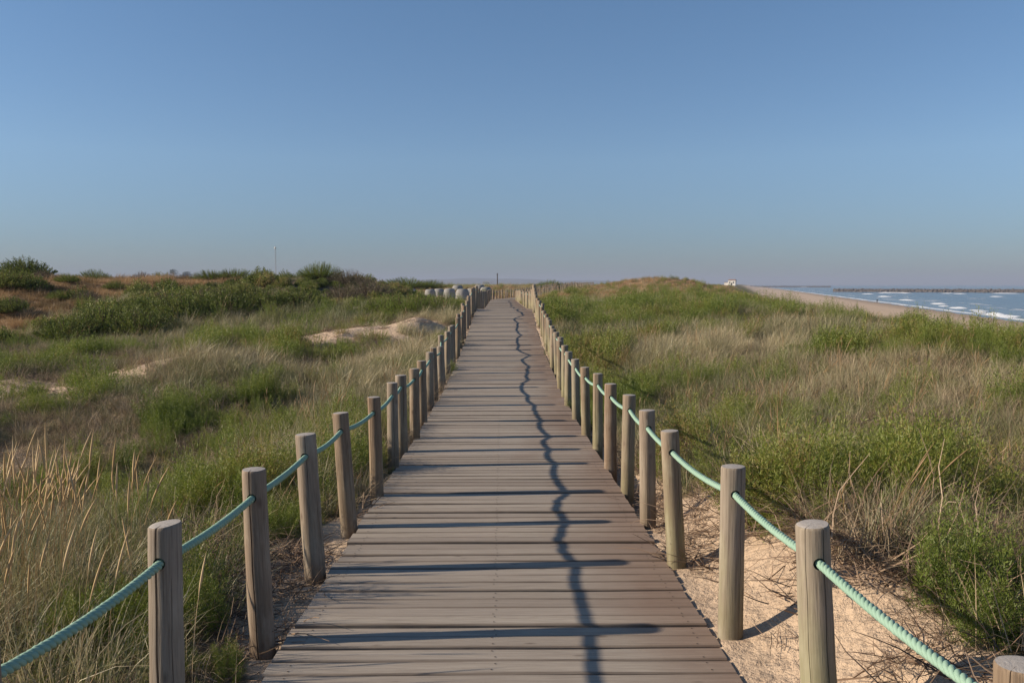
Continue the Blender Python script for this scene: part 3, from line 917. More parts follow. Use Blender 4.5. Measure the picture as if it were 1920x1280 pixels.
# ------------------------------------------------------------------ ropes: three-strand, threaded through the posts
t = NT("mint_rope")
o = t.pos()
f = t.noise(o, 300, 3, .6); g = t.noise(o, 5, 5, .6)
c = t.mix(g, (0.145, 0.285, 0.21), (0.265, 0.40, 0.315))
c = t.mix(t.math('MULTIPLY', f, .5), c, (0.42, 0.54, 0.43))
t.principled(c, .75, t.bump(f, .5, .002), .25)
M_ROPE = t.m
for side in "LR":
    mb = MB()
    P = hole_pts[side]
    pts = []
    if side == "R": pts_src = [P[0] + np.array([.0, -1.1, .02])] + P
    else: pts_src = P
    for a, b in zip(pts_src[:-1], pts_src[1:]):
        n = 60 if a[1] < 9 else (24 if a[1] < 20 else 6)
        sag = random.uniform(.012, .034)
        for k in range(n):
            q = k / n
            pts.append((*(a * (1 - q) + b * q - np.array([0, 0, 4 * sag * q * (1 - q)])), a[1]))
    pts = np.array(pts)
    cut = np.searchsorted(pts[:, 3], 17)
    nearp, farp = pts[:cut + 1, :3], pts[cut:, :3]
    # resample the near part evenly
    L_ = np.r_[0, np.cumsum(np.linalg.norm(np.diff(nearp, axis=0), axis=1))]
    ss = np.arange(0, L_[-1], .0075)
    npnt = np.stack([np.interp(ss, L_, nearp[:, i]) for i in range(3)], 1)
    tan = np.gradient(npnt, axis=0); tan /= np.linalg.norm(tan, axis=1)[:, None]
    sv = np.cross(tan, [0, 0, 1.0]); sv /= np.linalg.norm(sv, axis=1)[:, None]
    uv = np.cross(sv, tan)
    n = 8
    for st in range(3):
        an = 2 * PI * st / 3 - ss * 2 * PI / .085
        cen = npnt + .0085 * (np.cos(an)[:, None] * sv + np.sin(an)[:, None] * uv)
        ctan = np.gradient(cen, axis=0); ctan /= np.linalg.norm(ctan, axis=1)[:, None]
        r1 = np.cos(an)[:, None] * sv + np.sin(an)[:, None] * uv
        r1 -= (r1 * ctan).sum(1)[:, None] * ctan; r1 /= np.linalg.norm(r1, axis=1)[:, None]
        r2 = np.cross(ctan, r1)
        fz = rng.normal(1, .05, len(ss))
        V = np.stack([cen + .0095 * fz[:, None] * (math.cos(2 * PI * k / n) * r1 + math.sin(2 * PI * k / n) * r2) for k in range(n)], 1).reshape(-1, 3)
        m = len(ss)
        ii = (np.arange(m - 1)[:, None] * n + np.arange(n)[None, :])
        jj = (np.arange(m - 1)[:, None] * n + (np.arange(n)[None, :] + 1) % n)
        fs = np.stack([ii, jj, jj + n, ii + n], -1).reshape(-1, 4)
        mb.add(V, fs)
    mb.tube(farp, .0165, 6)
    o = link("rope", mb.mesh("rope", [M_ROPE], True))
    tag(o, "turquoise rope sagging through the posts of the " + ("inland dune side, darker against the light" if side == "L" else "seaward side, sunlit and pale"), "rope")

# ------------------------------------------------------------------ plant prototypes
def blades(n, spread, hmin, hmax, width, bend, lean, seed, segs=4, droop=0.35, stiff=1.8):
    r = np.random.default_rng(seed)
    V, Fq, rn_, tt = [], [], [], []
    c = 0
    for i in range(n):
        a = r.uniform(0, 2 * PI); rad = spread * math.sqrt(r.uniform())
        bx, by = rad * math.cos(a), rad * math.sin(a)
        h = r.uniform(hmin, hmax); az = a + r.normal(0, .8)
        bd = abs(r.normal(bend, bend * .5)); w = width * r.uniform(.7, 1.25)
        dx, dy = math.cos(az) * bd + lean * r.uniform(.4, 1.4), math.sin(az) * bd
        fa = r.uniform(0, PI)
        sx, sy = math.cos(fa), math.sin(fa)
        q = r.uniform()
        for k in range(segs + 1):
            u = k / segs
            px = bx + dx * h * u ** stiff; py = by + dy * h * u ** stiff
            pz = h * (u - droop * math.hypot(dx, dy) * u ** 2.6) - .03
            ww = w * (1 - u ** 2.2) * .5 + .0003
            V.append((px - sx * ww, py - sy * ww, pz)); V.append((px + sx * ww, py + sy * ww, pz))
            rn_ += [q, q]; tt += [u, u]
        for k in range(segs):
            Fq.append((c + 2 * k, c + 2 * k + 1, c + 2 * k + 3, c + 2 * k + 2))
        c += 2 * (segs + 1)
    return np.array(V), np.array(Fq), np.array(rn_), np.array(tt)


def heads(n, spread, hmin, hmax, lean, seed, hl=.2, hr=.006, bend=.14):
    """seed stalks: thin stem plus a spindle head"""
    r = np.random.default_rng(seed)
    st, hd = MB(), MB()
    for i in range(n):
        a = r.uniform(0, 2 * PI); rad = spread * math.sqrt(r.uniform())
        h = r.uniform(hmin, hmax); az = r.uniform(0, 2 * PI); bd = abs(r.normal(bend, bend * .5))
        dx, dy = math.cos(az) * bd + lean * r.uniform(.2, 1.3), math.sin(az) * bd
        q = r.uniform(); L = hl * r.uniform(.7, 1.25)
        us = np.linspace(0, 1, 6)
        pt = lambda u: np.array([rad * math.cos(a) + dx * h * u ** 1.9, rad * math.sin(a) + dy * h * u ** 1.9, h * (u - .25 * math.hypot(dx, dy) * u ** 2.5)])
        st.tube([pt(u) for u in us], .0016, 3, cap=False, rnd=q, tt=.6)
        u0 = 1 - L / h
        uh = np.linspace(u0, 1.03, 7)
        hd.tube([pt(u) for u in uh], hr * np.array([.25, .8, 1, 1, .85, .5, .1]) * r.uniform(.7, 1.1), 5, cap=False, rnd=q, tt=.9)
    return st, hd


def leaf_spray(n_stem, n_leaf, R, Hh, ll, lw, seed, dome=1.0, lean=.1, elong=1.0, flat=.0, oval=False):
    """low scrub: stems fan out of the ground, each set with small leaves"""
    r = np.random.default_rng(seed)
    V, Fq, rn_, tt = [], [], [], []
    stems = []
    c = 0
    for i in range(n_stem):
        az = r.uniform(0, 2 * PI); e = math.sqrt(r.uniform())
        tip = np.array([R * e * math.cos(az), R * e * math.sin(az) * elong, Hh * (1 - .75 * dome * e * e) * r.uniform(.72, 1.12)])
        b0 = np.array([tip[0] * .35, tip[1] * .35, -.02]) + r.normal(0, .02, 3) * (1, 1, 0)
        mid = (b0 + tip) / 2 + np.array([tip[0] * .12, tip[1] * .12, -.02])
        tip = tip + np.array([lean * Hh, 0, 0])
        stems.append([b0, mid, tip])
        q = r.uniform()
        for j in range(n_leaf):
            u = .25 + .75 * (j + r.uniform()) / n_leaf
            p = b0 * (1 - u) ** 2 + 2 * mid * u * (1 - u) + tip * u * u
            d = (tip - b0) / (np.linalg.norm(tip - b0) + 1e-6)
            rv = r.normal(0, 1, 3); rv /= np.linalg.norm(rv)
            g = d * r.uniform(.3, 1.0) + rv * .85 + np.array([0, 0, .25]); g /= np.linalg.norm(g)
            sd = np.cross(g, r.normal(0, 1, 3)); sd /= np.linalg.norm(sd) + 1e-6
            l = ll * r.uniform(.6, 1.25) * (1 - .35 * u * u); w = lw * r.uniform(.7, 1.2)
            p = p + rv * .012
            if oval:
                pts = [p, p + g * l * .35 + sd * w * .5, p + g * l, p + g * l * .35 - sd * w * .5]
            else:
                pts = [p - sd * w * .3, p + sd * w * .3, p + g * l + sd * w * .12, p + g * l - sd * w * .12]
            V += pts; Fq.append((c, c + 1, c + 2, c + 3)); c += 4
            qq = min(1, max(0, q * .6 + .4 * r.uniform()))
            rn_ += [qq] * 4; tt += [u] * 4
    return np.array(V), np.array(Fq), np.array(rn_), np.array(tt), stems


def stem_mesh(name, stems, mat, rad=.004):
    mb = MB()
    for b0, mid, tip in stems:
        mb.tube([b0, (b0 + 2 * mid + tip) / 4, tip * .97 + mid * .03], (rad, rad * .7, rad * .3), 4, cap=False)
    return mb.mesh(name, [mat])


def twigs(n, spread, L0, L1, seed, up=.35, rad=.0022, wob=.28):
    r = np.random.default_rng(seed)
    mb = MB()
    for i in range(n):
        a = r.uniform(0, 2 * PI); rd = spread * math.sqrt(r.uniform())
        p = np.array([rd * math.cos(a), rd * math.sin(a), r.uniform(0, .03)])
        d = np.array([r.normal(), r.normal(), abs(r.normal(up, .3))]); d /= np.linalg.norm(d)
        L = r.uniform(L0, L1); pts = [p]
        for k in range(4):
            d = d + r.normal(0, wob, 3) + np.array([0, 0, -.12 * k * up]); d /= np.linalg.norm(d)
            pts.append(pts[-1] + d * L / 4)
        mb.tube(pts, rad * r.uniform(.6, 1.5) * np.array([1, .9, .75, .55, .3]), 3, cap=False, rnd=r.uniform())
    return mb


# materials for plants: "tint" rides on each placed tuft, "rnd" on each blade
def plant_mat(name, stops, spread=.5, trans=.3, gloss=.05, tip=None, own=None):
    t = NT(name)
    ti = t.attr("tint", 'INSTANCER') if own is None else t.math('ADD', own[0], t.math('MULTIPLY', t.rnd(), own[1]))
    f = t.math('ADD', ti, t.math('MULTIPLY', t.math('SUBTRACT', t.attr("rnd"), .5), spread), clamp=True)
    c = t.ramp(f, *stops)
    if tip is not None:
        c = t.mix(t.math('MULTIPLY', t.ramp(t.attr("tt"), (.62, 0.0), (1.0, 1.0)), tip[1]), c, tip[0])
    t.leafy(c, trans, gloss)
    return t.m


GR = ((0.0, (0.055, 0.080, 0.017)), (.3, (0.145, 0.165, 0.050)), (.55, (0.265, 0.250, 0.110)), (.8, (0.42, 0.355, 0.20)), (1.0, (0.56, 0.46, 0.29)))
M_GRASS = plant_mat("marram_blade", GR, .75, .3, .06, ((0.38, 0.31, 0.17), .45))
DR = ((0.0, (0.12, 0.085, 0.035)), (.35, (0.25, 0.155, 0.065)), (.7, (0.40, 0.245, 0.11)), (1.0, (0.50, 0.34, 0.18)))
M_DRY = plant_mat("dry_blade", DR, .7, .25, .04)
SC = ((0.0, (0.050, 0.075, 0.010)), (.35, (0.105, 0.155, 0.016)), (.65, (0.175, 0.225, 0.026)), (.85, (0.24, 0.24, 0.042)), (1.0, (0.27, 0.16, 0.065)))
M_SCRUB = plant_mat("needle_leaf", SC, .7, .35, .04, ((0.23, 0.26, 0.045), .42))
BL = ((0.0, (0.045, 0.062, 0.013)), (.4, (0.105, 0.135, 0.023)), (.7, (0.180, 0.210, 0.042)), (.92, (0.26, 0.25, 0.070)), (1.0, (0.31, 0.23, 0.10)))
M_BROAD = plant_mat("broad_leaf", BL, .8, .3, .03)
M_TWIG = plant_mat("dry_twig", ((0.0, (0.07, 0.048, 0.033)), (.5, (0.19, 0.125, 0.085)), (1.0, (0.36, 0.26, 0.18))), .9, .0, .03)
M_STEM = mat_plain("woody_stem", (0.10, 0.07, 0.045), .9)


def proto_col(name, meshes):
    c = bpy.data.collections.new(name)
    for i, me in enumerate(meshes):
        o = bpy.data.objects.new(f"{name}_{i:02d}", me); c.objects.link(o)
    return c


def bm_mesh(name, data, mat):
    V, Fq, r, tt = data[:4]
    return new_mesh(name, V, Fq, [mat], False, {"rnd": r, "tt": tt})


def instancer(name, label, cat, pts, rot, scl, idx, tint, col):
    me = bpy.data.meshes.new(name)
    me.vertices.add(len(pts)); me.vertices.foreach_set("co", np.asarray(pts, np.float32).ravel())
    for k, v, ty, pr in (("rot", rot, 'FLOAT_VECTOR', "vector"), ("scl", scl, 'FLOAT_VECTOR', "vector"), ("idx", idx, 'INT', "value"), ("tint", tint, 'FLOAT', "value")):
        a = me.attributes.new(k, ty, 'POINT'); a.data.foreach_set(pr, np.asarray(v, np.int32 if ty == 'INT' else np.float32).ravel())
    o = link(name, me)
    ng = bpy.data.node_groups.new(name, 'GeometryNodeTree')
    ng.interface.new_socket("Geometry", in_out='INPUT', socket_type='NodeSocketGeometry')
    ng.interface.new_socket("Geometry", in_out='OUTPUT', socket_type='NodeSocketGeometry')
    gi = ng.nodes.new("NodeGroupInput"); go = ng.nodes.new("NodeGroupOutput")
    ci = ng.nodes.new("GeometryNodeCollectionInfo"); ci.inputs["Collection"].default_value = col
    ci.inputs["Separate Children"].default_value = True; ci.inputs["Reset Children"].default_value = True
    ip = ng.nodes.new("GeometryNodeInstanceOnPoints"); ip.inputs["Pick Instance"].default_value = True

    def na(nm, ty):
        n = ng.nodes.new("GeometryNodeInputNamedAttribute"); n.data_type = ty; n.inputs["Name"].default_value = nm
        return n.outputs["Attribute"]
    L = ng.links.new
    e2r = ng.nodes.new("FunctionNodeEulerToRotation")
    L(na("rot", 'FLOAT_VECTOR'), e2r.inputs[0])
    L(gi.outputs[0], ip.inputs["Points"]); L(ci.outputs[0], ip.inputs["Instance"])
    L(na("idx", 'INT'), ip.inputs["Instance Index"]); L(e2r.outputs[0], ip.inputs["Rotation"]); L(na("scl", 'FLOAT_VECTOR'), ip.inputs["Scale"])
    L(ip.outputs[0], go.inputs[0])
    md = o.modifiers.new("scatter", 'NODES'); md.node_group = ng
    tag(o, label, cat, kind="stuff")
    return o


# prototype sets
NG = 6
g_cols = [bm_mesh(f"marram_{i}", blades(64, .11, .20, .62, .0034, .48, .22, 300 + i), M_GRASS) for i in range(NG)]
gs_cols = []
for i in range(3):                                          # tufts with a few seed stalks
    d = blades(50, .10, .22, .55, .0034, .34, .22, 320 + i)
    st, hd = heads(5, .07, .55, .78, .18, 330 + i, .15, .0048)
    mb = MB(); mb.add(d[0], d[1], 0, rnd=d[2], tt=d[3])
    for q in (st, hd):
        mb.add(np.concatenate(q.v), q.f, 1, rnd=np.concatenate(q.a["rnd"]), tt=np.concatenate(q.a["tt"]))
    gs_cols.append(mb.mesh(f"marram_seed_{i}", [M_GRASS, M_DRY]))
far_g = [bm_mesh(f"marram_far_{i}", blades(110, .34, .18, .60, .0062, .58, .22, 340 + i, segs=4), M_GRASS) for i in range(4)]
COL_G = proto_col("marram_tuft", g_cols + gs_cols + far_g)
dry_n = [bm_mesh(f"dry_{i}", blades(90, .28, .14, .40, .0068, .34, .15, 360 + i, segs=2), M_DRY) for i in range(5)]
COL_D = proto_col("dry_tuft", dry_n)
M_THATCH = plant_mat("dead_blade", ((0.0, (0.12, 0.085, 0.055)), (.5, (0.27, 0.20, 0.125)), (1.0, (0.46, 0.36, 0.24))), .9, .15, .03)
COL_H = proto_col("thatch_tuft", [bm_mesh(f"thatch_{i}", blades(60, .17, .12, .42, .0032, .95, .15, 460 + i, droop=.55), M_THATCH) for i in range(4)])
sc_n = [bm_mesh(f"scrub_{i}", leaf_spray(40, 84, .20, .38, .019, .0052, 380 + i, dome=.8), M_SCRUB) for i in range(5)]
sc_f = [bm_mesh(f"scrub_far_{i}", leaf_spray(60, 40, .40, .55, .036, .012, 390 + i), M_SCRUB) for i in range(4)]
COL_S = proto_col("scrub_tuft", sc_n + sc_f)
br_n = [bm_mesh(f"broad_{i}", leaf_spray(90, 20, .50, .55, .062, .034, 400 + i, oval=True), M_BROAD) for i in range(5)]
COL_B = proto_col("broad_tuft", br_n)
tw = [twigs(46, .26, .15, .5, 420 + i, .30, .0024).mesh(f"tangle_{i}", [M_TWIG]) for i in range(4)]
tl = [twigs(22, .17, .06, .30, 430 + i, .05, .0026, .11).mesh(f"litter_{i}", [M_TWIG]) for i in range(4)]
COL_T = proto_col("twig_tuft", tw + tl)

# ------------------------------------------------------------------ scatter
BANDS = [(1.4, 8, 90), (8, 16, 52), (16, 32, 24), (32, 62, 11), (62, 110, 4.5), (110, 200, 1.8), (200, 420, .35)]
PXs, PYs, PB = [], [], []
for bi, (y0, y1, dn) in enumerate(BANDS):
    xw0 = lambda y: -(.66 * y + 4)
    xl, xh = -(.66 * y1 + 4), min(.66 * y1 + 4, shore(y1) - 40)
    n = int((xh - xl) * (y1 - y0) * dn)
    x = rng.uniform(xl, xh, n); y = rng.uniform(y0, y1, n)
    k = (x > -(.66 * y + 4)) & (x < .66 * y + 4) & (x < shore(y) - 44)
    if bi >= 2: k &= x < 24 + .30 * np.maximum(y - 30, 0)
    PXs.append(x[k]); PYs.append(y[k]); PB.append(np.full(k.sum(), bi))
X = np.concatenate(PXs); Y = np.concatenate(PYs); Bn = np.concatenate(PB)
W, SD = weights(X, Y)
lat, _ = path_near(X, Y)
Z = terrain(X, Y)
free = np.abs(lat) > np.where(Y < 30, 1.2, 1.25)
roll = rng.uniform(size=len(X))
mult = np.array([1.0, 1.05, 1.15, 1.35, 1.5, 1.7, 2.2])[Bn]
mult = mult * np.where((Y > 36) & (Y < 110) & (X > -13) & (X < -1), .55, 1.0)
n1 = fbm(X / 2.2, Y / 2.2, 111); n2 = fbm(X / 7, Y / 7, 117); n3 = fbm(X / .7, Y / .7, 119); n4g = fbm(X / .95, Y / .95, 141, 3)


def do(name, label, cat, m, zoff, scl, idx, tint, col, zspread=.9, tilt=.16):
    n = m.sum()
    rot = np.stack([rng.normal(0, tilt, n), rng.normal(0, tilt, n), rng.uniform(-zspread, zspread, n)], 1)
    s = np.stack([scl, scl, scl * rng.uniform(.8, 1.2, n)], 1)
    return instancer(name, label, cat, np.stack([X[m], Y[m], Z[m] + zoff], 1), rot, s, idx, tint, col)


# marram grass
m = free & (roll < W[0] * np.array([.75, .8, .9, .95, .9, .8, .8])[Bn])
b = Bn[m]; n = m.sum()
idx = np.where(b <= 1, np.where(rng.uniform(size=n) < .10, NG + rng.integers(0, 3, n), rng.integers(0, NG, n)), np.where(rng.uniform(size=n) < .55, NG + 3 + rng.integers(0, 4, n), np.where(rng.uniform(size=n) < .12, NG + rng.integers(0, 3, n), rng.integers(0, NG, n))))
Lm = leftness(X[m], Y[m])
tint = np.where(Lm, .49 + .14 * sstep(-6, -4, X[m]) * sstep(7, 10, Y[m]), .47) + 1.1 * (n1[m] - .5) + .5 * (n2[m] - .5) + rng.normal(0, .14, n)
short = np.clip(1 - .55 * sstep(.15, .6, SD[m]), .4, 1)
hollow = leftness(X[m], Y[m]) * sstep(3.0, 5.0, -X[m]) * sstep(6.5, 9, Y[m]) * (1 - sstep(26, 32, Y[m]))
hollow *= 1 - .85 * np.exp(-(((X[m] + 6.6) / 2.4) ** 2 + ((Y[m] - 19.5) / 2.6) ** 2))
sc = mult[m] * rng.uniform(.5, 1.15, n) * short * (.5 + .8 * n3[m]) * (1 - .5 * hollow)
edge = 1 - .45 * (np.abs(lat[m]) < 1.6)
sc = sc * np.where(Lm, 1.0, .80)
do("marram_grass", "long pale green marram grass covering the dunes beside the walk", "grass", m, -.01, sc * edge, idx, np.clip(tint, 0.02, .98), COL_G, 1.3, .24)
# dry grass
m = free & (roll < W[1] * .9) & (Bn >= 2)
n = m.sum()
do("dry_grass", "short tan dry grass covering the far dune slopes", "grass", m, -.01, mult[m] * rng.uniform(.4, 1.15, n) * (.35 + .75 * n3[m]), rng.integers(0, 5, n),
   np.clip(.50 + 1.9 * (n1[m] - .5) + 1.0 * (n3[m] - .5) + rng.normal(0, .14, n), 0, 1), COL_D, 1.2, .24)
# dead thatch
rollh = rng.uniform(size=len(X))
m = free & (Bn <= 2) & (rollh < (1 - np.where(X < -4, .82, 1.0) * SD) * np.array([.30, .30, .34, 0, 0, 0, 0])[Bn] * (.35 + 1.3 * sstep(.42, .62, fbm(X / 1.7, Y / 1.7, 151)) + 1.6 * (1 - sstep(.6, 1.2, np.hypot((X - 2.75) / 1.05, (Y - 4.6) / .85)))))
n = m.sum()
do("dead_grass", "brown and straw coloured dead grass matted low between the living plants", "dead grass", m, -.01, mult[m] * rng.uniform(.7, 1.35, n), rng.integers(0, 4, n),
   np.clip(.5 + rng.normal(0, .22, n), 0, 1), COL_H, PI, .2)
# needle scrub
roll2 = rng.uniform(size=len(X))
m = free & (roll2 < W[2] * np.array([.58, .58, .58, .55, .45, .4, .4])[Bn])
b = Bn[m]; n = m.sum()
idx = np.where(b <= 1, rng.integers(0, 5, n), 5 + rng.integers(0, 4, n))
sc = np.where(b <= 1, 1.25, .85) * mult[m] * rng.uniform(.55, 1.3, n) * (.30 + 2.6 * np.clip(n4g[m] - .36, 0, .35))
do("scrub_cover", "bright green low feathery scrub spreading between the grass", "scrub", m, -.02, sc, idx,
   np.clip(.58 + .9 * (n3[m] - .5) + .6 * (n2[m] - .5) + rng.normal(0, .08, n), 0, 1), COL_S, PI)
# broad leaved scrub on the dune foot
roll3 = rng.uniform(size=len(X))
m = free & (roll3 < W[3] * .30) & (Bn >= 2)
n = m.sum()
do("leafy_scrub", "dark green broad leaved scrub along the foot of the inland dune", "scrub", m, -.05, mult[m] * rng.uniform(.45, 1.25, n) * (.55 + .9 * n1[m]), rng.integers(0, 5, n),
   np.clip(.58 + 1.2 * (n1[m] - .5) + rng.normal(0, .14, n), 0, 1), COL_B, PI)
# twigs: tangles and litter
roll4 = rng.uniform(size=len(X))
band0 = (Bn <= 1)
lit_m = (np.abs(lat) > 1.2) & (Bn <= 2) & (roll4 < (.42 * np.clip(SD, 0, 1) * sstep(.36, .56, n3) + .06)) & (np.abs(lat) < 20)
tan_m = free & (Bn <= 2) & (X > np.where(Bn < 2, -99, 0)) & (roll4 > .5) & (roll4 - .5 < W[4] * np.array([.38, .38, .5, 0, 0, 0, 0])[Bn])
m = lit_m | tan_m
n = m.sum()
idx = np.where(tan_m[m], rng.integers(0, 4, n), 4 + rng.integers(0, 4, n))
do("dry_twigs", "brown dead twigs and stems strewn over the sand and scrub", "twigs", m, .004, rng.uniform(.6, 1.25, n), idx,
   np.clip(.45 + rng.normal(0, .2, n), 0, 1), COL_T, PI, .1)

# ------------------------------------------------------------------ plants that stand out by themselves
M_SHRUB = plant_mat("shrub_leaf", BL, .7, .3, .03, own=(.40, .36))
M_SHRUBN = plant_mat("shrub_needle", SC, .6, .3, .03, own=(.36, .30))
M_GREYB = plant_mat("grey_brown_leaf", ((0.0, (0.085, 0.066, 0.050)), (.5, (0.17, 0.135, 0.09)), (1.0, (0.26, 0.21, 0.13))), .8, .2, .03, own=(.3, .3))


def shrub_set(name, mat, seeds, **kw):
    out = []
    for sd in seeds:
        d = leaf_spray(seed=sd, **kw)
        out.append((bm_mesh(name, d, mat), stem_mesh("branches", d[4][::3], M_STEM, .012)))
    return out


SH_B = shrub_set("broad_foliage", M_SHRUB, (500, 501, 502), n_stem=330, n_leaf=34, R=1.0, Hh=.8, ll=.050, lw=.028, oval=True)
SH_N = shrub_set("needle_foliage", M_SHRUBN, (510, 511, 512), n_stem=330, n_leaf=36, R=1.0, Hh=.8, ll=.060, lw=.014)
SH_G = shrub_set("grey_foliage", M_GREYB, (520, 521), n_stem=240, n_leaf=26, R=1.0, Hh=.8, ll=.07, lw=.014)


def shrub(var, x, y, w, h, label, group=None, rz=0, dz=0):
    fm, sm = var
    z = float(terrain(np.array([x]), np.array([y]))[0])
    e = bpy.data.objects.new("shrub", None); C.objects.link(e)
    e.location = (x, y, z - .05 + dz); e.rotation_euler = (0, 0, rz)
    f = link("foliage", fm, e); s_ = link("branches", sm, e)
    for q in (f, s_): q.scale = (w / 2, w / 2, h / .8)
    tag(e, label, "shrub", group)
    return e


def px_shrub(var, u, y, w, h, label, **k):
    return shrub(var, ray(u, 533)[0] * y, y, w, h, label, rz=random.uniform(0, 6), dz=.10, **k)


px_shrub(SH_B[0], 48, 50, 3.8, 1.15, "round green shrub crowning the tan dune at the picture's edge")
px_shrub(SH_N[1], 178, 51, 2.4, .75, "small dark shrub alone on the tan dune skyline")
px_shrub(SH_G[0], 264, 51, 1.5, .55, "tiny reddish brown shrub on the tan dune skyline")
px_shrub(SH_N[2], 395, 50, 2.4, .65, "low dark shrub starting the green crest line, short of the mast")
px_shrub(SH_N[0], 440, 51, 3.0, .65, "low dark shrub in the middle of the green crest line before the mast")
px_shrub(SH_N[1], 497, 52, 2.6, .55, "low dark shrub of the crest line right below the mast")
px_shrub(SH_N[2], 600, 49, 3.0, .95, "bushy green shrub topping the highest hump of the green dune")
px_shrub(SH_G[1], 655, 48, 2.8, .85, "grey brown twiggy shrub on the hump with bare sand patch")
px_shrub(SH_G[0], 690, 44, 3.2, 1.0, "large grey brown shrub on the shoulder of the green dune")
px_shrub(SH_G[1], 645, 42, 2.6, .9, "grey brown shrub halfway down the shoulder of the green dune")
px_shrub(SH_B[1], 20, 43, 3.2, 1.0, "dark green shrub on the tan slope below the crowning shrub")
px_shrub(SH_N[0], 128, 45, 1.5, .5, "small dark bush in the dry grass of the tan slope, upper one")
px_shrub(SH_N[1], 110, 41, 1.3, .5, "small dark bush in the middle of the tan slope")
px_shrub(SH_G[0], 32, 38, 1.6, .5, "grey green bush low on the tan slope")
px_shrub(SH_G[1], 55, 35.5, 1.5, .5, "pale grey bush at the bottom of the tan slope")
px_shrub(SH_G[0], 75, 47, 1.8, .6, "grey bush on the upper tan slope right under the crowning shrub")
px_shrub(SH_N[2], 215, 44, 1.4, .5, "dark low bush in the dry grass near the top end of the scrub belt")
px_shrub(SH_G[1], 165, 40, 1.5, .5, "small grey bush on the tan slope just above the scrub belt")
px_shrub(SH_B[2], 15, 36, 2.2, .7, "leafy green bush at the very edge of the tan slope, lower down")
px_shrub(SH_G[0], 300, 38, 2.6, .9, "grey brown twiggy shrub inside the scrub belt, between green ones")
px_shrub(SH_G[1], 395, 39, 2.6, .9, "second grey brown twiggy shrub in the scrub belt, toward the hump")
for k, (u, y, w, h, lab) in enumerate((
        (135, 31.5, 3.0, .95, "big bright green leafy shrub at the end of the scrub belt"),
        (205, 33, 3.6, 1.15, "tall bright green shrub in the scrub belt under the tan slope"),
        (265, 32, 3.2, 1.0, "dark leafy shrub in the scrub belt above the pale grass plume"),
        (340, 34.5, 3.4, 1.1, "leafy shrub in the middle of the scrub belt"),
        (420, 36, 3.6, 1.1, "broad leafy shrub in the scrub belt below the mast"),
        (500, 37, 3.2, 1.0, "yellow green leafy shrub in the scrub belt below the mast"),
        (560, 38, 3.2, 1.1, "dark green shrub in the scrub belt below the green hump"),
        (450, 42, 3.4, 1.0, "grey green leafy shrub high on the green dune face"),
        (370, 40, 3.2, .95, "dark shrub where the tan slope meets the green dune"))):
    px_shrub(SH_B[k % 3], u, y, w, h, lab)
px_shrub(SH_N[0], 725, 34, 2.6, .85, "bright green bushy shrub behind the sand heap, inland end")
px_shrub(SH_N[1], 775, 33, 2.8, .95, "bright green bushy shrub directly behind the sand heap")
px_shrub(SH_N[2], 828, 34, 2.2, .85, "olive bushy shrub between the sand heap and the post row")
px_shrub(SH_N[0], 1030, 125, 5.5, 1.6, "round dark bush on the skyline above the far fence bend")
px_shrub(SH_N[1], 760, 100, 7.0, 1.3, "long dark bush on the skyline above the concrete drums")
px_shrub(SH_N[2], 805, 103, 5.0, 1.1, "dark skyline bush beside the long one, above the drums")

# the tall seed-headed grass beside the first inland posts
M_TALL = plant_mat("tall_blade", GR, .8, .3, .06, ((0.38, 0.31, 0.17), .4), own=(.52, .2))
M_HEAD = plant_mat("seed_head", ((0.0, (0.42, 0.28, 0.13)), (.5, (0.60, 0.43, 0.23)), (1.0, (0.72, 0.56, 0.34))), .7, .25, .03, own=(.4, .2))


def tall_grass(x, y, nb, ns, hb, hs, label, seed, lean=.2):
    z = float(terrain(np.array([x]), np.array([y]))[0])
    e = bpy.data.objects.new("tall_grass", None); C.objects.link(e); e.location = (x, y, z)
    link("blades", bm_mesh("blades", blades(nb, .26, hb * .5, hb, .0045, .33, lean, seed, segs=5), M_TALL), e)
    st, hd = heads(ns, .38, hs * .72, hs, lean * .35, seed + 1, .22, .0062, .15)
    link("stalks", st.mesh("stalks", [M_HEAD]), e)
    link("seed_heads", hd.mesh("seed_heads", [M_HEAD], True), e)
    tag(e, label, "grass clump")


tall_grass(-3.05, 4.9, 260, 60, .8, 1.28, "tall tawny grass clump with dense seed heads rising above the first post", 600)
tall_grass(-2.55, 5.0, 230, 30, .75, 1.12, "tall seed-headed grass clump between the first and second inland posts", 610)
tall_grass(-3.0, 4.2, 260, 44, .8, 1.15, "tall seed-headed grass clump behind the widely cracked post", 620)
tall_grass(-2.35, 3.95, 120, 14, .62, .95, "leafy pale grass clump with few seed heads at the cracked post", 630)
tall_grass(-3.2, 5.5, 220, 26, .75, 1.1, "tall seed-headed grass clump at the back of the tawny group", 640)
tall_grass(-1.80, 3.75, 90, 5, .62, .8, "short pale grass clump leaning out between the first two inland posts", 660, .25)
tall_grass(-1.75, 4.75, 80, 2, .5, .7, "small grass clump at the foot of the post with the thin long crack", 670, .25)
tall_grass(-2.55, 3.5, 130, 22, .65, 1.0, "drooping seed-headed grass clump at the bottom corner", 650, .3)

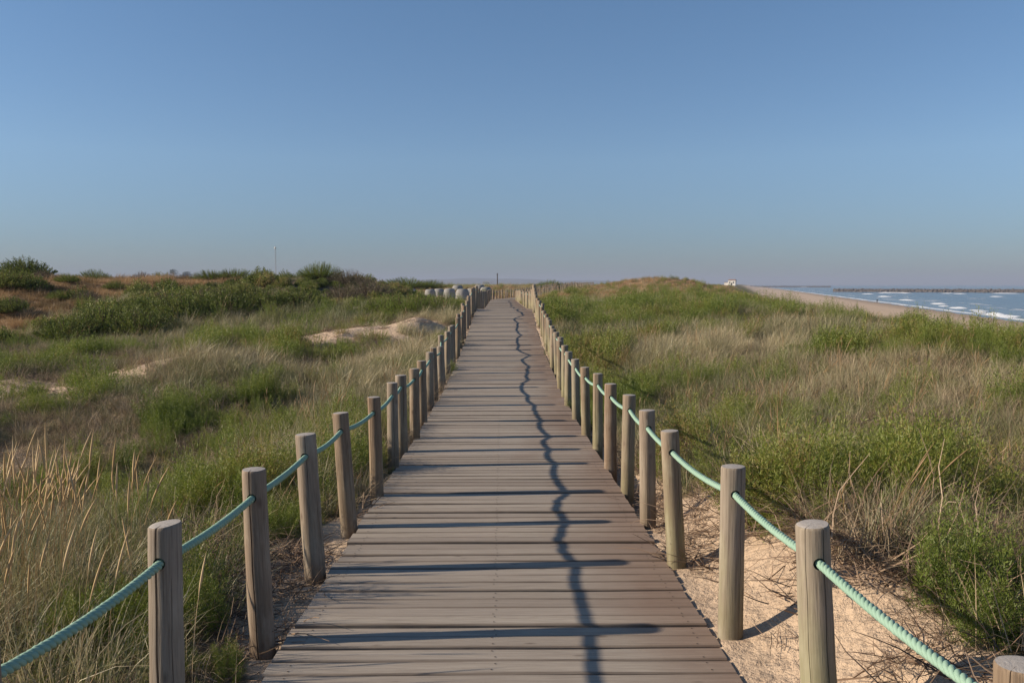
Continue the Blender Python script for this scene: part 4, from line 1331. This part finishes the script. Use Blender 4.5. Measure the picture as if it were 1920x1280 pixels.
# ------------------------------------------------------------------ concrete drums beyond the walk
t = NT("rough_concrete")
o = t.objc()
f = t.noise(o, 3, 7, .65); g = t.noise(t.mapping(o, (6, 6, .8)), 1, 4, .6)
c = t.mix(f, (0.19, 0.185, 0.178), (0.33, 0.32, 0.305))
c = t.mix(t.math('MULTIPLY', t.ramp(g, (.5, 0.0), (.7, 1.0)), .35), c, (0.17, 0.16, 0.15))
t.principled(c, .9, t.bump(f, .4, .02), .2)
M_CONC = t.m
mb = MB()
mb.lathe([(.80, -.3), (.80, 0), (.79, .15), (.70, .80), (.66, 1.0), (.60, 1.08)], 28)
conc_body = mb.mesh("drum_body", [M_CONC], True)
try: conc_body.set_sharp_from_angle(angle=math.radians(35))
except Exception: pass
mb = MB(); mb.lathe([(.58, 1.082), (.57, 1.13), (.45, 1.17), (.20, 1.19)], 28)
conc_cap = mb.mesh("drum_cap", [M_CONC], True)
for u, vtop, y, w, lab in ((867, 541.5, 79, 1.28, "grey concrete drum standing in front of the others beside the post row"),
                           (843, 540.5, 83, 1.18, "grey concrete drum with sunlit flank next to the front drum"),
                           (823, 541, 88, 1.15, "shaded grey concrete drum third along from the post row"),
                           (807, 542, 84, 1.1, "grey concrete drum half hidden by dry grass heads"),
                           (772, 541.5, 86, 1.0, "small pale concrete drum at the inland end of the line"),
                           (858, 534.5, 98, 1.3, "concrete drum peeping over the front drum"),
                           (884, 540.5, 95, 1.1, "concrete drum seen between two posts of the row"),
                           (900, 534, 104, 1.35, "higher concrete drum behind the posts beyond the crest"),
                           (911, 538, 98, 1.35, "concrete drum just behind the end of the straight inland post row")):
    q = at_y(u, vtop, y)
    e = bpy.data.objects.new("concrete_drum", None); C.objects.link(e)
    k = w / 1.5
    e.location = (q.x, y, q.z - 1.19 * k * 1.05)
    e.rotation_euler = (random.gauss(0, .03), random.gauss(0, .03), random.uniform(0, 6)); e.scale = (k, k, k * 1.05)
    link("body", conc_body, e); link("cap", conc_cap, e)
    tag(e, lab, "concrete drum", "concrete drums beyond the walk")

# ------------------------------------------------------------------ breakwaters
M_ROCK = mat_plain("breakwater_rock", (0.115, 0.098, 0.088), .9, .5, .25)


def breakwater(p0, p1, width, hgt, n, seed, label, size):
    r = np.random.default_rng(seed)
    mb = MB()
    d = (p1 - p0); L = d.length; d = d / L; nrm = Vector((-d.y, d.x, 0))
    # core mound
    prof = [(-width / 2, -1.5), (-width * .22, hgt * .72), (width * .22, hgt * .72), (width / 2, -1.5)]
    V = []
    for q in (0, L):
        for o_, z in prof:
            pt = p0 + d * q + nrm * o_; V.append((pt.x, pt.y, z))
    mb.add(V, [(0, 1, 5, 4), (1, 2, 6, 5), (2, 3, 7, 6), (0, 3, 2, 1), (4, 5, 6, 7)])
    ico = bmesh.new(); bmesh.ops.create_icosphere(ico, subdivisions=1, radius=1)
    iv = np.array([v.co[:] for v in ico.verts]); jf = [[v.index for v in f.verts] for f in ico.faces]; ico.free()
    for i in range(n):
        a = r.uniform(0, L); o_ = r.normal(0, width * .22); o_ = max(-width / 2, min(width / 2, o_))
        zt = np.interp(abs(o_), [0, width * .22, width / 2], [hgt * .85, hgt * .72, -.8]) + r.normal(0, hgt * .07)
        sc_ = size * r.uniform(.5, 1.15)
        v = iv * r.uniform(.7, 1.25, (len(iv), 1)) * np.array([1.2, 1, .8]) * sc_
        ang = r.uniform(0, 6.28); ca, sa = math.cos(ang), math.sin(ang)
        v = np.stack([v[:, 0] * ca - v[:, 1] * sa, v[:, 0] * sa + v[:, 1] * ca, v[:, 2]], 1)
        pt = p0 + d * a + nrm * o_
        mb.add(v + np.array([pt.x, pt.y, zt]), jf)
    o = link("breakwater", mb.mesh("breakwater", [M_ROCK]))
    tag(o, label, "breakwater")


breakwater(Vector((350, 930, 0)), Vector((660, 745, 0)), 14, 2.9, 2600, 5, "long dark rubble breakwater reaching out into the sea across the bay", 1.2)
breakwater(Vector((640, 2350, 0)), Vector((850, 2280, 0)), 18, 3.0, 700, 6, "far faint breakwater low on the water beyond the first one", 1.8)

# ------------------------------------------------------------------ far house, mast, pole, shed, trees
M_WHITE = mat_plain("white_render", (0.72, 0.69, 0.64), .85, .06, 1)
M_ROOF = mat_plain("roof_tile", (0.30, 0.20, 0.16), .9, .2, 2)
M_DARK = mat_plain("dark_glass", (0.03, 0.035, 0.04), .3)
M_STEEL = mat_plain("grey_steel", (0.30, 0.31, 0.32), .5)
M_POLE = mat_plain("dark_pole", (0.07, 0.06, 0.055), .8)
hy = 620.0
q = at_y(1373, 533.6, hy)
e = bpy.data.objects.new("beach_house", None); C.objects.link(e); e.location = (q.x, hy, q.z - .2); e.rotation_euler = (0, 0, math.radians(-24))
mb = MB(); mb.box(-2.6, 2.6, -2.4, 2.4, -1.5, 3.3); link("wall", mb.mesh("wall", [M_WHITE]), e)
mb = MB(); mb.add([(-2.9, -2.7, 3.303), (2.9, -2.7, 3.303), (2.9, 2.7, 3.303), (-2.9, 2.7, 3.303), (-2.2, 0, 4.1), (2.2, 0, 4.1)],
                  [(0, 1, 5, 4), (1, 2, 5), (2, 3, 4, 5), (3, 0, 4), (3, 2, 1, 0)]); link("roof", mb.mesh("roof", [M_ROOF]), e)
mb = MB(); mb.box(-5.4, -2.603, -2.0, 2.0, -1.5, 1.7); link("side_wing", mb.mesh("side_wing", [M_WHITE]), e)
mb = MB(); mb.box(-5.6, -2.604, -2.2, 2.2, 1.703, 1.95); link("wing_roof", mb.mesh("wing_roof", [M_ROOF]), e)
for wx in (-1.4, 1.2):
    mb = MB(); mb.box(wx - .4, wx + .4, -2.45, -2.403, 1.2, 2.3); link("window", mb.mesh("window", [M_DARK]), e)
mb = MB(); mb.box(-.45, .35, -2.45, -2.403, -.3, 1.6); link("door", mb.mesh("door", [M_DARK]), e)
tag(e, "small white house with low wing at the top of the far beach", "house")

my = 620.0
top = at_y(516, 463, my)
zb = float(terrain(np.array([top.x]), np.array([my]))[0]) - .5
e = bpy.data.objects.new("radio_mast", None); C.objects.link(e); e.location = (top.x, my, zb)
mb = MB(); Hm = top.z - zb; wd = .42
for k in range(3):
    a = k * 2 * PI / 3 + .3
    mb.tube([(wd * math.cos(a), wd * math.sin(a), 0), (wd * math.cos(a), wd * math.sin(a), Hm * .97)], .09, 5)
nb = 26
for i in range(nb):
    for k in range(3):
        a, b = k * 2 * PI / 3 + .3, (k + 1) * 2 * PI / 3 + .3
        z0, z1 = Hm * .97 * i / nb, Hm * .97 * (i + 1) / nb
        mb.tube([(wd * math.cos(a), wd * math.sin(a), z0), (wd * math.cos(b), wd * math.sin(b), z1)], .05, 4)
link("lattice_shaft", mb.mesh("lattice_shaft", [M_STEEL]), e)
mb = MB(); mb.lathe([(.2, 0), (.75, .1), (.8, 1.0), (.3, 1.3)], 12, (0, 0, Hm * .955)); link("antenna_head", mb.mesh("antenna_head", [M_WHITE]), e)
mb = MB(); mb.tube([(0, 0, Hm * .97), (0, 0, Hm * 1.04)], .06, 5); link("antenna", mb.mesh("antenna", [M_STEEL]), e)
tag(e, "tall thin lattice mast far beyond the green dune", "mast")

py_ = 190.0
top = at_y(932.5, 512, py_); bot = at_y(932.5, 531, py_)
zb = float(terrain(np.array([bot.x]), np.array([py_]))[0]) - .4
e = bpy.data.objects.new("utility_pole", None); C.objects.link(e); e.location = (top.x, py_, zb)
mb = MB(); mb.tube([(0, 0, 0), (0, 0, top.z - zb)], (.13, .09), 8); link("pole", mb.mesh("pole", [M_POLE]), e)
mb = MB(); mb.box(-.16, .16, -.06, .06, top.z - zb - .35, top.z - zb - .23); link("crossarm", mb.mesh("crossarm", [M_POLE]), e)
tag(e, "single dark pole on the skyline above the far fence bend", "pole")

sy_ = 900.0
q = at_y(911, 529, sy_)
e = bpy.data.objects.new("long_shed", None); C.objects.link(e); e.location = (q.x, sy_, q.z - 2.6)
mb = MB(); mb.box(-3.6, 3.6, -5, 5, -2, 2.6); link("wall", mb.mesh("wall", [M_WHITE]), e)
mb = MB(); mb.add([(-4, -5.3, 2.603), (4, -5.3, 2.603), (4, 5.3, 2.603), (-4, 5.3, 2.603), (0, -5.3, 3.7), (0, 5.3, 3.7)], [(0, 1, 4), (1, 2, 5, 4), (2, 3, 5), (3, 0, 4, 5), (3, 2, 1, 0)])
link("roof", mb.mesh("roof", [M_WHITE]), e)
tag(e, "tiny white roofed shed below the blue hills", "shed")

# far hazy trees behind the tan dune
M_FTREE = mat_plain("far_leaf", (0.035, 0.05, 0.02), .95, .5, .3)
M_BARK = mat_plain("bark", (0.08, 0.06, 0.045), .9)


def far_tree(u, vtop, y, w, label, seed):
    r = np.random.default_rng(seed)
    top = at_y(u, vtop, y)
    zb = float(terrain(np.array([top.x]), np.array([y]))[0]) - .3
    H = top.z - zb
    e = bpy.data.objects.new("tree", None); C.objects.link(e); e.location = (top.x, y, zb)
    mb = MB(); mb.tube([(0, 0, 0), (.1, 0, H * .4), (0, 0, H * .75)], (.4, .3, .1), 7); link("trunk", mb.mesh("trunk", [M_BARK]), e)
    V, Fq = [], []
    cl = [(r.normal(0, w * .24), r.normal(0, w * .2), H * r.uniform(.35, .9), r.uniform(.14, .25) * w) for _ in range(11)]
    for i in range(2400):
        cx, cy, cz, cr = cl[r.integers(0, len(cl))]
        d = r.normal(0, 1, 3); d /= np.linalg.norm(d)
        p = np.array([cx, cy, cz]) + d * cr * r.uniform(.6, 1.05)
        p[2] = min(p[2], H * r.uniform(.95, 1.0))
        a = r.normal(0, 1, 3); a /= np.linalg.norm(a); b = np.cross(a, d); s_ = .45
        k = len(V); V += [p - a * s_, p + b * s_, p + a * s_, p - b * s_]; Fq.append((k, k + 1, k + 2, k + 3))
    link("crown", new_mesh("crown", V, Fq, [M_FTREE]), e)
    tag(e, label, "tree", "far trees behind the tan dune")


far_tree(320, 504, 1300, 26, "taller hazy grey tree far behind the tan dune", 1)
far_tree(346, 509, 1350, 24, "lower hazy grey tree beside the taller one far behind the tan dune", 2)

# ------------------------------------------------------------------ a walker at the water's edge
q = at_z(1644.5, 567.2, CZ - 8.0 + .35)
zb = float(terrain(np.array([q.x]), np.array([q.y]))[0])
sk = [((0, 0, .92), .13), ((0, 0, 1.15), .13), ((0, 0, 1.42), .15), ((0, 0, 1.52), .06), ((0, 0, 1.66), .105),
      ((-.10, .0, .86), .10), ((-.11, .10, .47), .065), ((-.11, .02, .06), .05), ((.10, 0, .86), .10), ((.11, -.08, .47), .065), ((.11, -.2, .06), .05),
      ((-.2, 0, 1.42), .06), ((-.26, .05, 1.12), .045), ((-.25, -.05, .86), .04), ((.2, 0, 1.42), .06), ((.26, -.05, 1.12), .045), ((.25, .05, .86), .04)]
ed = [(0, 1), (1, 2), (2, 3), (3, 4), (0, 5), (5, 6), (6, 7), (0, 8), (8, 9), (9, 10), (2, 11), (11, 12), (12, 13), (2, 14), (14, 15), (15, 16)]
me = bpy.data.meshes.new("person_body"); me.from_pydata([v for v, _ in sk], ed, [])
po = bpy.data.objects.new("person", me); C.objects.link(po)
po.modifiers.new("skin", 'SKIN'); po.modifiers.new("sub", 'SUBSURF').levels = 1
for i, (_, r) in enumerate(sk): me.skin_vertices[0].data[i].radius = (r, r)
me.skin_vertices[0].data[0].use_root = True
dg = bpy.context.evaluated_depsgraph_get()
bm_ = bpy.data.meshes.new_from_object(po.evaluated_get(dg)); bm_.name = "person_body"
bpy.data.objects.remove(po)
bm_.materials.clear(); bm_.materials.append(mat_plain("dark_clothes", (0.05, 0.045, 0.05), .9))
po = link("person", bm_, None, (q.x, q.y, zb))
tag(po, "person in dark clothes walking along the far water's edge", "person")

# ------------------------------------------------------------------ haze over the coast
mb = MB(); mb.box(-9500, 12500, -450, 12600, -6.0, 90.0)
hz = NT("sea_haze")
pv = hz.n("ShaderNodeVolumePrincipled")
pv.inputs["Color"].default_value = (0.49, 0.55, 0.70, 1)
pv.inputs["Density"].default_value = 0.0002
pv.inputs["Anisotropy"].default_value = 0.0
hz.t.links.new(pv.outputs[0], hz.out.inputs[1])
tag(link("haze", mb.mesh("haze", [hz.m])), "thin grey blue sea haze lying over the coast", "haze", kind="stuff")
